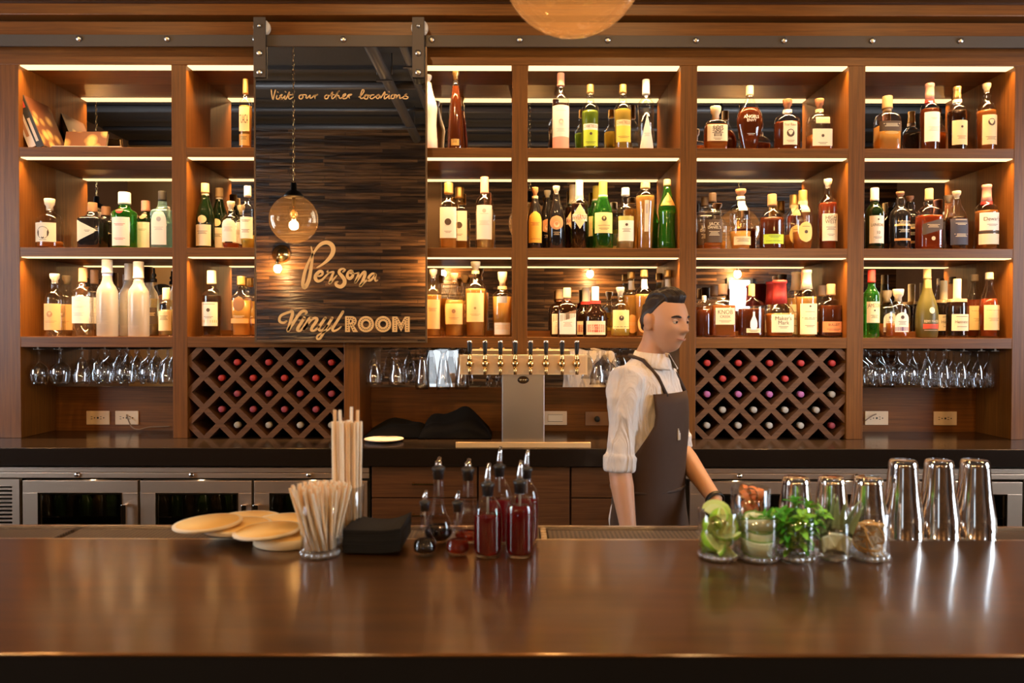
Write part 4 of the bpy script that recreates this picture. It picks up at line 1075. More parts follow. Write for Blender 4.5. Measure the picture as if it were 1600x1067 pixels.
B(254, 299, 29, 385, 'shoulder', 6, .9, 'blue', None, 0, (.84, .42, BK, 'cyl'), [(.06, .66, .80, WH, 'arch')], [('o', .50, .26, (.45, .5, .5)), ('|', .36, 3, (.4, .4, .4), .5)], 'pale blue-green square bottle beside the post on the middle shelf', g2)
B(321, 287, 28, 385, 'slope', 2, 1, 'dgreen', None, 0, (.86, .44, TAN, 'cyl', WH), [(.04, .36, .98, CR_, 'rect'), (.38, .50, .5, TAN, 'oval')], [('|', .26, 3, DK, .6)], 'sloping dark green bottle with a cream label, second bay middle shelf', g2)
B(361, 315, 27, 385, 'whisky', 2, 1, 'clear', 'red', .12, (.82, .46, CR_, 'flare'), [(.14, .62, .95, WH, 'arch')], [('|', .44, 4, (.5, .4, .3), .5)], 'bottle with an arched white label, second bay middle shelf', g2)
B(387, 291, 22, 385, 'bord', 2, 1, 'clear', 'yellow', .22, (.84, .50, WH, 'cyl'), [(.16, .50, 1.1, WH, 'rect')], [('|', .45, 2, (.2, .4, .1), .7), ('|', .30, 3, DK, .6)], 'pale bottle with a white cap at the left edge of the mirror panel, middle shelf', g2)
B(701, 286, 28, 385, 'bord', 4, .95, 'clear', 'gold', .40, (.84, .50, GO, 'cyl'), [(.16, .62, .9, WH, 'rect')], [('o', .40, .38, (.45, .35, .25)), ('|', .26, 2, DK, .4)], 'bottle with a white label and round emblem beside the mirror panel', g2)
B(757, 277, 28, 385, 'bord', 2, 1, 'clear', 'pale', .55, (.78, .46, PK, 'cyl'), [(.13, .60, 1.0, WH, 'rect')], [('o', .52, .22, PK), ('|', .48, 1, RD, .5), ('|', .38, 4, (.6, .5, .4), .6)], 'tall bottle with a white label and pink cap, third bay middle shelf', g2)
B(836, 293, 24, 385, 'slope', 2, 1, 'black', None, 0, (.86, .42, (.55, .28, .10), 'flare', TAN), [(.10, .60, .98, (.85, .48, .06), 'arch')], [('|', .42, 3, RD, .6), ('|', .16, 1, RD, .7)], 'dark bottle with an orange-yellow arched label next to the post', g2)
B(869, 291, 27, 385, 'slope', 2, 1, 'black', None, 0, (.88, .42, CR_, 'flare'), [(.30, .52, .85, (.62, .30, .12), 'oval')], [('o', .38, .35, TAN), ('|', .26, 3, TAN, .4)], 'black bottle with a copper oval label', g2)
B(905, 282, 27, 385, 'bord', 2, 1, 'clear', 'cola', .66, (.76, .44, CR_, 'cyl', WH), [(.29, .64, 1.0, (.85, .60, .32), 'diam'), (.40, .50, .95, WH, 'rect')], [('AVERNA', .45, .07, RD, .9)], 'dark bottle with a diamond label and tall cream cap', g2)
B(942, 284, 32, 385, 'slope', 2, 1, 'green', 'cola', .30, (.80, .40, YE, 'cyl', CR_), [(.23, .53, 1.0, (.85, .66, .28), 'rect')], [('o', .44, .25, (.5, .2, .1)), ('|', .34, 1, RD, .6), ('|', .30, 2, DK, .5)], 'green bottle with dark liquid and a wide cream label', g2)
B(977, 294, 28, 385, 'whisky', 2, 1, 'clear', 'pale', .20, (.88, .44, WH, 'cyl'), [(.13, .46, 1.0, WH, 'rect'), (.46, .53, 1.0, (.45, .45, .12), 'rect')], [('o', .39, .16, OR), ('|', .32, 3, DK, .5)], 'clear bottle with a white and olive label, fourth bay middle shelf', g2)
B(1008, 286, 30, 385, 'twist', 2, 1, 'clear', 'gold', .80, (.92, .48, (.60, .40, .20), 'cyl'), [(.26, .72, .22, CR_, 'rect')], [('|', .66, 8, (.2, .15, .3), .14)], 'tall fluted golden bottle broad at its shoulders', g2)
B(1042, 281, 28, 385, 'hourglass', 2, 1, 'green', 'green', .55, (.92, .40, TAN, 'cyl'), [(.62, .80, 1.0, GO, 'tri')], [('|', .68, 2, DK, .35)], 'deep green sparkling bottle with a gold neck label', g2)
B(1113, 302, 27, 385, 'shoulder', 5, .9, 'clear', 'amber', .12, (.84, .44, DK, 'cyl'), [(.12, .52, .96, DK, 'rect')], [("JACK", .44, .06, CR_, .6), ("DANIEL'S", .38, .05, CR_, .75), ('|', .31, 4, CR_, .6)], 'square bottle with a black label and white print, left of the fifth bay middle shelf', g2)
B(1157, 296, 32, 385, 'whisky', 2, 1, 'clear', 'gold', .30, (.88, .52, (.55, .26, .12), 'flare', WH), [(.07, .21, .95, TAN, 'rect'), (.63, .80, .44, WH, 'rect')], [('|', .17, 3, DK, .7)], 'clear-shouldered bottle with a white neck label and small low label', g2)
B(1206, 304, 38, 385, 'squat', 2, .7, 'clear', 'dark', .58, (.80, .36, (.40, .22, .10), 'cyl'), [(.10, .27, .95, LIME, 'rect')], [('|', .24, 2, DK, .5), ('|', .15, 1, DK, .7)], 'dark amber flask bottle with a lime green band label', g2)
B(1254, 298, 30, 385, 'whisky', 2, 1, 'clear', 'amber', .30, (.82, .44, GO, 'cyl', TAN), [(.12, .46, .78, (.85, .58, .18), 'oval'), (.62, .80, .45, TAN, 'rect')], [('o', .29, .18, (.4, .25, .1)), ('|', .38, 1, DK, .4)], 'amber bottle with a golden oval label, fifth bay middle shelf', g2)
B(1293, 280, 27, 385, 'bord', 2.6, 1, 'clear', 'red', .66, (.88, .48, WH, 'flare'), [(.12, .50, .88, CR_, 'rect')], [('HIGH', .44, .055, DK, .6), ('WEST', .385, .055, DK, .65), ('|', .31, 3, RD, .55), ('|', .21, 2, DK, .4)], 'tall red-amber bottle with a cream label, fifth bay middle shelf beside the post', g2)
B(1366, 294, 27, 385, 'whisky', 2, 1, 'dgreen', None, 0, (.80, .46, WH, 'cyl'), [(.10, .54, .98, WH, 'rect')], [('o', .48, .10, DK), ('LAPHROAIG', .39, .05, DK, .8), ('10', .27, .05, (.3, .3, .2), .3), ('|', .20, 2, DK, .5)], 'dark green bottle with a white label, leftmost in the right bay middle shelf', g2)
B(1406, 300, 30, 385, 'whisky', 2, 1, 'black', None, 0, (.90, .42, (.30, .14, .07), 'flare'), [(.15, .19, 1.0, (.6, .3, .1), 'rect'), (.40, .43, 1.0, GO, 'rect')], [('|', .48, 4, CR_, .7), ('|', .34, 3, CR_, .6)], 'black-green bottle with thin gold bands, right bay middle shelf', g2)
B(1451, 295, 35, 385, 'squat', 5, .8, 'clear', 'red', .56, (.82, .34, (.50, .38, .18), 'cyl'), [(.28, .46, .92, DK, 'slant')], [('|', .40, 3, CR_, .55), ('o', .18, .18, TAN)], 'square red-amber bottle with a slanted black label', g2)
B(1494, 299, 29, 385, 'slope', 3, 1, 'clear', 'cola', .56, (.88, .44, (.60, .48, .32), 'flare'), [(.08, .52, .95, (.05, .05, .08), 'rect')], [('|', .44, 2, TAN, .6), ('|', .26, 3, TAN, .7), ('|', .50, 1, CR_, .6)], 'dark bottle with a navy label and gold print, right bay middle shelf', g2)
B(1541, 289, 32, 385, 'whisky', 2.4, 1, 'clear', 'amber', .60, (.74, .42, PK, 'sleeve', RD), [(.08, .24, 1.0, CR_, 'rect'), (.29, .56, .95, WH, 'rect'), (.25, .28, 1.0, DK, 'rect')], [("Dewar's", .46, .06, (.4, .15, .1), .75), ('|', .38, 2, DK, .5)], 'amber bottle with a white label and pink cap, last on the middle shelf', g2)
# bottom shelf
B(86, 428, 29, 525, 'whisky', 2, 1, 'clear', 'water', .5, (.86, .50, CR_, 'flare'), [(.10, .52, 1.1, (.85, .50, .20), 'rect')], [('o', .35, .32, (.45, .18, .06)), ('|', .24, 2, (.5, .25, .1), .7)], 'clear bottle with an orange paper label, leftmost on the bottom shelf', g3)
B(130, 419, 30, 525, 'bord', 2, 1, 'clear', 'water', .60, (.80, .40, (.65, .38, .20), 'cyl'), [(.19, .58, 1.1, WH, 'rect')], [('|', .52, 1, RD, .3), ('|', .44, 2, RD, .8), ('|', .34, 3, (.5, .5, .5), .6)], 'clear bottle with a white label and copper cap', g3)
B(168, 406, 31, 525, 'vodka', 2, 1, 'frost', None, 0, (.83, .50, WH, 'cyl', (.25, .30, .55)), [], [('|', .32, 1, (.3, .35, .5), .5), ('|', .20, 3, (.5, .45, .4), .6)], 'tall frosted bottle with a blue and white cap', g3)
B(217, 409, 31, 525, 'vodka', 2, 1, 'frost', None, 0, (.78, .50, WH, 'cyl'), [], [('|', .36, 2, (.5, .45, .35), .6), ('|', .14, 2, (.5, .45, .4), .5)], 'tall frosted bottle with a plain white cap', g3)
B(241, 419, 18, 525, 'vodka', 2, 1, 'clear', 'pale', .55, (.80, .50, BK, 'pour'), [(.18, .42, .9, DK, 'rect')], [('|', .34, 3, TAN, .6)], 'slender bottle with a black pour spout standing behind the frosted ones', g3, 3.61)
B(260, 450, 22, 525, 'bord', 2, 1, 'clear', 'pale', .55, (.76, .50, CR_, 'cyl'), [(.12, .52, 1.1, (.85, .68, .38), 'rect')], [('|', .42, 4, DK, .6)], 'short bottle with a cream label and cap against the post', g3)
B(331, 423, 29, 525, 'whisky', 2, 1, 'clear', 'cola', .62, (.80, .48, CR_, 'cyl'), [(.16, .52, 1.0, WH, 'rect'), (.21, .25, 1.02, GO, 'rect')], [('|', .49, 1, (.3, .4, .1), .7), ('o', .40, .20, PK), ('|', .30, 2, DK, .5)], 'dark bottle with a white label and red emblem, second bay bottom shelf', g3)
B(377, 432, 29, 525, 'bord', 3, .8, 'clear', 'gold', .60, (.86, .42, GO, 'cyl'), [(.42, .66, .62, (.25, .12, .05), 'oval'), (.22, .30, .95, (.70, .35, .12), 'rect')], [('|', .34, 2, CR_, .6)], 'golden bottle with a brown oval label at the left edge of the mirror panel', g3)
B(677, 421, 27, 525, 'bord', 2, 1, 'clear', 'gold', .62, (.88, .48, CR_, 'flare'), [(.12, .55, .95, (.85, .50, .20), 'rect')], [('|', .42, 3, (.4, .2, .1), .5)], 'golden bottle with an orange label just right of the mirror panel', g3)
B(710, 427, 32, 525, 'slope', 2, 1, 'clear', 'gold', .58, (.88, .38, TAN, 'flare'), [(.20, .52, .98, (.88, .52, .20), 'rect')], [('o', .40, .2, TAN), ('|', .30, 2, (.4, .2, .1), .5)], 'broad-shouldered golden bottle with an orange label', g3)
B(743, 409, 33, 525, 'bord', 2, 1, 'clear', 'gold', .64, (.88, .48, CR_, 'flare', TAN), [(.20, .58, .90, (.88, .66, .30), 'rect')], [('o', .38, .12, (.4, .3, .1)), ('|', .30, 2, (.4, .3, .1), .5)], 'tall golden bottle with a pale yellow label and cream stopper', g3)
B(785, 425, 31, 525, 'shoulder', 2, 1, 'clear', 'gold', .62, (.78, .50, CR_, 'flare', TAN), [(.52, .62, .5, (.55, .55, .62), 'rect'), (.04, .22, .9, (.70, .62, .55), 'rect')], [('|', .18, 4, OR, .7)], 'golden bottle with a small grey-blue label beside the centre post', g3)
B(886, 450, 30, 525, 'squat', 6, .9, 'brown', None, 0, (.80, .40, TAN, 'cyl', (.5, .2, .1)), [(.06, .48, .84, WH, 'rect'), (.36, .50, .86, (.25, .14, .08), 'slant')], [('|', .30, 4, (.5, .3, .2), .45)], 'square brown bottle with a white label, fourth bay bottom shelf', g3)
B(930, 448, 38, 525, 'wax', 2, .8, 'brown', 'cola', .4, (.72, .30, WH, 'cyl', RD), [(.05, .32, .88, CR_, 'rect'), (.10, .25, .80, (.60, .12, .06), 'rect')], [('GRAND', .21, .05, CR_, .6), ('MARNIER', .155, .05, CR_, .65)], 'round dark bottle with a red and cream label and white neck', g3)
B(969, 449, 30, 525, 'squat', 2, 1, 'clear', 'yellow', .20, (.82, .44, CR_, 'flare'), [(.17, .54, .98, (.86, .72, .30), 'rect')], [('o', .38, .26, TAN), ('|', .21, 1, DK, .8)], 'clear bottle with a wide yellow-cream label, fourth bay bottom shelf', g3)
B(1006, 422, 27, 525, 'bord', 2, 1, 'clear', 'gold', .64, (.90, .44, GO, 'cyl'), [(.06, .34, .90, OR, 'oval'), (.72, .86, .42, WH, 'rect')], [('|', .22, 3, TAN, .5)], 'golden bottle with an orange round label beside the bartender', g3)
B(1043, 422, 26, 525, 'bord', 2, 1, 'clear', 'gold', .64, (.90, .44, GO, 'cyl'), [(.06, .34, .90, OR, 'oval'), (.70, .86, .42, WH, 'rect')], [('|', .22, 3, TAN, .5)], 'bottle whose neck with a white label shows above the bartender head', g3, 3.60)
B(1100, 462, 24, 525, 'squat', 2, 1, 'clear', 'dark', .66, (.88, .28, (.6, .6, .6), 'cyl'), [], [], 'dark amber bottle without a label, leftmost in the fifth bay bottom shelf', g3)
B(1129, 444, 37, 525, 'squat', 6, .8, 'clear', 'amber', .60, (.80, .38, (.12, .07, .04), 'cyl'), [(.24, .55, .80, (.84, .64, .36), 'rect')], [('KNOB', .47, .085, DK, .62), ('CREEK', .385, .05, DK, .62), ('|', .31, 2, DK, .5)], 'square amber bottle with a tan label in heavy dark capitals', g3)
B(1174, 444, 42, 525, 'squat', 2, .6, 'clear', 'dark', .54, (.78, .24, (.60, .34, .14), 'cyl'), [(.14, .48, .26, WH, 'vase'), (.09, .17, .55, TAN, 'rect')], [('|', .14, 2, DK, .4)], 'wide dark bottle with a white bottle-shaped label', g3)
B(1218, 438, 42, 525, 'wax', 3, .85, 'clear', 'amber', .42, (.60, .50, RD, 'sleeve'), [(.09, .40, .82, (.86, .70, .40), 'rect')], [("Maker's", .33, .07, DK, .6), ('Mark', .255, .07, DK, .4), ('|', .19, 2, DK, .35)], 'bottle with a dripping red wax neck and cream label', g3)
B(1260, 422, 31, 525, 'whisky', 2, 1, 'clear', 'gold', .60, (.72, .46, (.86, .72, .42), 'sleeve'), [(.05, .50, 1.0, (.88, .72, .40), 'rect')], [('o', .46, .10, DK), ('|', .29, 2, DK, .8), ('|', .38, 1, DK, .5), ('|', .18, 2, DK, .5)], 'tall bottle with a cream label and cream neck, fifth bay bottom shelf', g3)
B(1298, 444, 38, 525, 'squat', 2, .7, 'clear', 'dark', .60, (.80, .34, (.45, .28, .14), 'cyl'), [(.10, .30, .97, (.85, .28, .08), 'rect')], [('BULLEIT', .24, .045, DK, .6), ('|', .16, 2, DK, .6)], 'dark flask bottle with an orange band label beside the post', g3)
B(1361, 422, 24, 525, 'whisky', 2, 1, 'green', None, 0, (.82, .48, RD, 'cyl'), [(.22, .53, 1.0, (.86, .74, .42), 'rect')], [('JAMESON', .47, .06, DK, .9), ('o', .40, .12, RD), ('|', .33, 3, DK, .5)], 'green bottle with a cream label and red cap, left of the right bay bottom shelf', g3)
B(1403, 452, 36, 525, 'squat', 2, .8, 'clear', 'amber', .30, (.76, .46, CR_, 'flare'), [(.12, .52, .62, WH, 'arch'), (.14, .22, .60, (.20, .12, .22), 'rect')], [('o', .42, .16, RD), ('|', .33, 3, DK, .35)], 'round cut-glass bottle with a white arched label and cream stopper', g3)
B(1448, 420, 33, 525, 'bulge', 2, 1, 'olive', None, 0, (.86, .34, (.55, .38, .16), 'cyl'), [(.13, .20, .80, (.62, .10, .05), 'rect'), (.35, .44, .25, CR_, 'oval'), (.72, .84, .36, (.5, .25, .1), 'rect')], [('REMY MARTIN', .235, .04, CR_, .7), ('|', .11, 1, CR_, .7)], 'frosted olive bottle with a red label strip and round seal', g3)
B(1495, 436, 31, 525, 'squat', 2, 1, 'clear', 'cola', .62, (.66, .36, (.86, .72, .42), 'cyl', TAN), [(.12, .40, 1.0, (.86, .74, .52), 'rect')], [('Hennessy', .27, .055, (.4, .15, .1), .7), ('|', .36, 1, DK, .6), ('|', .19, 1, DK, .5)], 'round-shouldered dark bottle with a cream label and tall cream neck foil', g3)
B(1545, 426, 28, 525, 'slope', 2, 1, 'clear', 'red', .60, (.90, .40, (.6, .5, .35), 'cyl'), [(.12, .50, 1.05, (.84, .62, .30), 'rect')], [('|', .42, 1, (.3, .15, .05), .8), ('|', .30, 3, (.4, .2, .1), .6)], 'red-amber bottle with a yellow label, last on the bottom shelf', g3)

def second(base, px, npx, lab, dY=0):
    src = BOT[(base, px)]; Y = 3.615+dY; x = at(npx, base-20, Y).x
    dup(src, (x, Y, src.location.z), lab)
for a in ((385, 145, 166, 'second black square bottle with pointed cream label, behind the first'), (385, 321, 343, 'second dark green cream-labelled bottle standing behind the sloping one'),
          (385, 361, 377, 'second arched-label bottle standing behind, against the mirror'), (385, 701, 718, 'second white-labelled emblem bottle standing behind the one by the mirror panel'),
          (385, 869, 855, 'second black copper-labelled bottle standing behind its twin'), (385, 905, 895, 'second diamond-labelled bottle standing behind its twin'), (385, 942, 932, 'second green cream-labelled bottle standing behind its twin'),
          (385, 1113, 1101, 'second black-labelled square bottle behind its twin'), (385, 1254, 1240, 'second golden-oval bottle behind its twin'), (385, 1406, 1421, 'second black-green bottle with gold bands behind its twin'),
          (385, 1494, 1481, 'second navy-labelled bottle behind its twin'), (525, 86, 105, 'second orange-labelled clear bottle behind its twin at the far left'), (525, 130, 148, 'second white-labelled clear bottle behind its twin'),
          (525, 217, 203, 'third frosted bottle standing behind the plain white-capped one'), (525, 377, 390, 'second brown-oval golden bottle behind its twin by the mirror panel'), (525, 710, 726, 'second broad-shouldered golden bottle behind its twin'),
          (525, 886, 874, 'second square brown bottle behind its twin'), (525, 930, 915, 'second round dark red-labelled bottle behind its twin'), (525, 1006, 986, 'second golden round-label bottle behind its twin'),
          (525, 1129, 1117, 'second tan-labelled square bottle behind its twin'), (525, 1218, 1207, 'second red wax bottle behind its twin'), (525, 1260, 1243, 'second cream-necked bottle behind its tall twin'),
          (525, 1298, 1284, 'second orange-band flask bottle behind its twin'), (525, 1403, 1385, 'second cut-glass arched-label bottle behind its twin'), (525, 1495, 1474, 'second cream-necked round-shouldered bottle behind its twin'),
          (525, 1545, 1522, 'second yellow-labelled red-amber bottle behind its twin')):
    second(*a)

# ------------------------------------------------------------------ front bar
yb0, yb1 = onz(800, 1022, ZBAR).y, onz(800, 843, ZBAR).y
def bartop():
    m, N, L = _new('bar_top_bronze'); b = N['Principled BSDF']
    g = N.new('ShaderNodeNewGeometry'); mp = N.new('ShaderNodeMapping'); mp.inputs['Scale'].default_value = (2, 14, 14); L.new(g.outputs['Position'], mp.inputs[0])
    n = N.new('ShaderNodeTexNoise'); n.inputs['Scale'].default_value = 2; n.inputs['Detail'].default_value = 6; L.new(mp.outputs[0], n.inputs[0])
    c = N.new('ShaderNodeValToRGB'); e = c.color_ramp.elements; e[0].color = (.115, .050, .014, 1); e[1].color = (.19, .085, .026, 1); e[0].position = .3; e[1].position = .75
    L.new(n.outputs['Fac'], c.inputs[0]); L.new(c.outputs[0], b.inputs['Base Color'])
    b.inputs['Metallic'].default_value = .7
    r = N.new('ShaderNodeMapRange'); r.inputs[3].default_value = .30; r.inputs[4].default_value = .40; L.new(n.outputs['Fac'], r.inputs[0]); L.new(r.outputs[0], b.inputs['Roughness'])
    b.inputs['Coat Weight'].default_value = .55; b.inputs['Coat Roughness'].default_value = .13; b.inputs['Coat IOR'].default_value = 1.5; return m
BT = bartop()
bar = thing('bar_counter', (0, yb0, 0), 'long dark polished bar top across the foreground', 'bar')
XB = 3.2
rel(box('bar_top', BT, -XB, XB, yb0, yb1, ZBAR-.006, ZBAR, bevel=.0025), bar)
rel(box('bar_edge', P('bar_front_black', (.006, .005, .005), .5), -XB, XB, yb0+.002, yb1, ZBAR-.06, ZBAR-.006), bar)
rel(box('bar_front', P('bar_front_black', (.006, .005, .005), .5), -XB, XB, yb0+.28, yb0+.32, .10, ZBAR-.06), bar)
rel(box('bar_front_apron', P('bar_front_black', (.006, .005, .005), .5), -XB, XB, yb0+.006, yb0+.03, ZBAR-.2, ZBAR-.06), bar)
rel(box('bar_kick', BLACK, -XB, XB, yb0+.33, yb1-.05, 0, ZBAR-.062), bar)
ZRL = ZBAR-.004
# drip rail behind the bar top
yr0, yr1 = yb1+.004, onz(800, 822, ZRL).y
dr = thing('drip_rail', (0, yr0, ZRL), 'long stainless drip rail with rubber mesh behind the bar top', 'drip rail')
WS = brushed('rail_steel', (.80, .68, .52), .26)
m = MB(); m.box(-XB, XB, yr0, yr0+.012, ZRL-.04, ZRL+.002); m.box(-XB, XB, yr1-.012, yr1, ZRL-.04, ZRL+.002); m.box(-XB, XB, yr0+.012, yr1-.012, ZRL-.04, ZRL-.034)
rel(m.build('rail_channel', WS, bevel=.001), dr)
def mesh_mat():
    m, N, L = _new('rubber_mesh'); b = N['Principled BSDF']; b.inputs['Roughness'].default_value = .5
    g = N.new('ShaderNodeNewGeometry'); mp = N.new('ShaderNodeMapping'); mp.inputs['Rotation'].default_value = (0, 0, PI/4); L.new(g.outputs['Position'], mp.inputs[0])
    c = N.new('ShaderNodeTexChecker'); c.inputs['Scale'].default_value = 130; c.inputs['Color1'].default_value = (.16, .11, .07, 1); c.inputs['Color2'].default_value = (.03, .02, .015, 1)
    L.new(mp.outputs[0], c.inputs[0]); L.new(c.outputs[0], b.inputs['Base Color'])
    bp = N.new('ShaderNodeBump'); bp.inputs['Strength'].default_value = .6; bp.inputs['Distance'].default_value = .002; L.new(c.outputs['Fac'], bp.inputs['Height']); L.new(bp.outputs[0], b.inputs['Normal'])
    return m
MM = mesh_mat()
for a, b in ((-XB+.02, onz(98, 830, ZRL).x), (onz(104, 830, ZRL).x+.01, onz(842, 830, ZRL).x), (onz(856, 830, ZRL).x, XB-.02)):
    rel(box('rubber_mat', MM, a, b, yr0+.014, yr1-.014, ZRL-.034, ZRL-.006), dr)
rel(box('rail_divider', WS, onz(842, 830, ZRL).x+.004, onz(856, 830, ZRL).x-.004, yr0+.012, yr1-.012, ZRL-.033, ZRL), dr)
# body under the rail
rel(box('rail_support', DARKIN, -XB, XB, yb1-.045, yb1+.0, 0, ZBAR-.062), bar)

def fpt(px, py, z=ZBAR): return onz(px, py, z)
def wpx(n, Y): return n*Y/FPX
# ---- coasters
CO_T = P('coaster_top', (.88, .72, .50), .7)
def coaster(px, py, dpx, tilt, az, dz, lab, h=.006, z0=0):
    p = fpt(px, py); R = wpx(dpx, p.y)/2
    r = thing('round_coaster', (p.x, p.y, ZBAR+dz), lab, 'coaster', 'round coasters piled on the bar')
    M = Matrix.Rotation(az, 4, 'Z') @ Matrix.Rotation(tilt, 4, 'Y')
    MB().lathe([(R-.001, 0), (R, .001), (R, h-.001), (R-.001, h)], 48, M=M).build('board', CO_T, r)
    MB().lathe([(R*.9, h+.0001), (R*.9, h+.0006), (.001, h+.0007)], 48, M=M).build('printed_face', P('coaster_face', (.95, .62, .22), .75), r)
    return r
coaster(385, 822, 108, 0, 0, .001, 'round pale coaster lying flat under the far end of the left pile', .018)
coaster(372, 839, 104, 0, 0, .020, 'round coaster with thick pale rim, middle of the left pile', .010)
coaster(325, 843, 104, rad(3), rad(200), .035, 'yellow-topped round coaster sliding off the left side of the pile')
coaster(452, 846, 108, 0, 0, .001, 'round coaster with thick pale rim under the right pile beside the straws', .018)
coaster(446, 830, 104, 0, 0, .020, 'round coaster at the back of the right pile', .006)
coaster(418, 850, 104, rad(3), rad(190), .0275, 'yellow-topped round coaster uppermost on the right pile')

# ---- tumblers with beaded foot
TG = shell('tumbler_glass', (.95, .95, .94), ior=1.5, k=1.3)
TGB = shell('tumbler_base_glass', (.90, .88, .84), haze=.12, hazecol=(.95, .85, .7), ior=1.6, k=2.5)
def tumbler(px, py, wtop, wbot, hpx, lab, grp, name='tumbler', plain=False, z=ZBAR, p=None):
    p = p or fpt(px, py, z); R0, R1 = wpx(wbot, p.y)/2, wpx(wtop, p.y)/2; H = wpx(hpx, p.y)
    r = thing(name, (p.x, p.y, z+.0005), lab, 'glass', grp)
    MB().lathe([(R0*.92, .008), (R0, .014), (R1, H-.001), (R1-.001, H), (R1-.0022, H-.001), (R0-.0025, .016), (.001, .0145)], 32, close=False).build('glass_wall', TG, r)
    m = MB(); m.lathe([(R0*.85, .002), (R0*.9, .006), (R0*.9, .013)], 32)
    if not plain:
        n = 15
        for k in range(n): m.ball((R0*.88*math.cos(2*PI*k/n), R0*.88*math.sin(2*PI*k/n), .008), .0078, 10, 6)
    m.build('beaded_foot' if not plain else 'base', TGB, r)
    return r, R0, R1, H, p
# straws
STR = P('paper_straw', (.95, .66, .36), .6); STR2 = P('paper_straw_white', (.95, .82, .62), .6)
_, R0, R1, H, p1 = tumbler(500.5, 868, 63, 60, 84, 'beaded glass tumbler stuffed with short straws', 'drinking-straw glasses on the bar')
def straw(length, mat, r):
    m = MB(); m.tube([(0, 0, 0), (0, 0, length)], r, 8, False); m.tube([(0, 0, length), (0, 0, 0)], r*.72, 8, False)
    o = m.build('paper_straw', mat)
    return o
s_short = [straw(.135, STR, .0027), straw(.135, STR2, .0027)]; s_long = [straw(.255, STR, .0036), straw(.255, STR2, .0036)]
def place_straw(src, first, base, top, lab, grp):
    o = src if first else src.copy()
    if not first: COL.objects.link(o)
    d = (Vector(top)-Vector(base)).normalized(); o.location = base; o.rotation_euler = d.to_track_quat('Z', 'Y').to_euler()
    tag(o, lab, 'straw', grp)
rng = random.Random(3)
ns = 92
for k in range(ns):
    a = 2.399963*k; q = math.sqrt((k+.5)/ns)
    rb = (R0-.008)*q; rt = (R1+.020)*q; tw = rng.uniform(.1, .5)
    b = (p1.x+rb*math.cos(a+tw), p1.y+rb*math.sin(a+tw), ZBAR+.018+.0002)
    t = (p1.x+rt*math.cos(a), p1.y+rt*math.sin(a), ZBAR+.15-.02*q*q + rng.uniform(-.003, .008))
    place_straw(s_short[k % 2], k < 2, b, t, 'short %s paper straw standing in the beaded tumbler with the flared bunch' % ('tan' if k % 2 == 0 else 'off-white'), 'short %s straws in the front tumbler' % ('tan' if k % 2 == 0 else 'off-white'))
p2 = fpt(519, 845); p2 = Vector((at(519, 800, p2.y+.0).x, p2.y+.0, ZBAR))
p2 = Vector((p1.x+.034, p1.y+.098, ZBAR))
_, R0b, R1b, Hb, p2 = tumbler(0, 0, 56, 52, 90, 'glass tumbler behind the short straws holding the tall ones', 'drinking-straw glasses on the bar', p=p2)
ns = 22
for k in range(ns):
    a = 2.399963*k; q = math.sqrt((k+.5)/ns); rb = (R0b-.008)*q
    b = (p2.x+rb*math.cos(a+.1), p2.y+rb*math.sin(a+.1), ZBAR+.018); hh = 1 if k % 5 else 1.0
    t = (p2.x+(rb+.004)*math.cos(a), p2.y+(rb+.004)*math.sin(a), ZBAR+.3)
    if k in (3, 7, 12, 16): b = (b[0], b[1], ZBAR+.018+.02+.004*(k % 5))
    place_straw(s_long[k % 2], k < 2, b, t, 'tall %s paper straw standing in the rear tumbler' % ('tan' if k % 2 == 0 else 'off-white'), 'tall %s straws in the rear tumbler' % ('tan' if k % 2 == 0 else 'off-white'))

# ---- napkin stack
NAP = P('napkin_black', (.010, .011, .014), .85)
pn0 = fpt(580, 868); wx = wpx(92, pn0.y); nd = .115
def napkin_mesh(seed):
    rg = random.Random(seed); m = MB(); vs = []; fs = []; nx, ny = 8, 6; th = .0026
    for s_ in (0, 1):
        for i in range(nx+1):
            for j in range(ny+1):
                u, v = i/nx, j/ny; x = (u-.5)*wx; y = (v)*nd
                z = .014*max(0, u-.55)**2*5*(.4+v*.6) + .006*max(0, .3-u)*2*v + s_*th - .003*math.sin(PI*u)*(v)
                vs.append((x, y, z))
    N1 = (nx+1)*(ny+1)
    for i in range(nx):
        for j in range(ny):
            a = i*(ny+1)+j; fs.append((a, a+1, a+ny+2, a+ny+1)); b = a+N1; fs.append((b, b+ny+1, b+ny+2, b+1))
    for i in range(nx):
        a = i*(ny+1); fs.append((a, a+ny+1, a+ny+1+N1, a+N1)); a += ny; fs.append((a, a+N1, a+ny+1+N1, a+ny+1))
    for j in range(ny):
        fs.append((j, j+N1, j+1+N1, j+1)); a = nx*(ny+1)+j; fs.append((a, a+1, a+1+N1, a+N1))
    return m.add(vs, fs, False)
n0 = None
for k in range(18):
    if n0 is None: o = n0 = napkin_mesh(1).build('cocktail_napkin', NAP)
    else: o = n0.copy(); COL.objects.link(o)
    o.location = (pn0.x+rng.uniform(-.001, .001), pn0.y+rng.uniform(-.001, .001), ZBAR+.0045+.00275*k); o.rotation_euler = (0, 0, rad(-4)+rng.uniform(-.01, .01))
    if k == 17: tag(o, 'black paper napkin on top of the stack, its corner curling up', 'napkin', 'black napkins in a stack')
    else: tag(o, 'black paper napkin within the stack below the curled top one', 'napkin', 'black napkins in a stack')

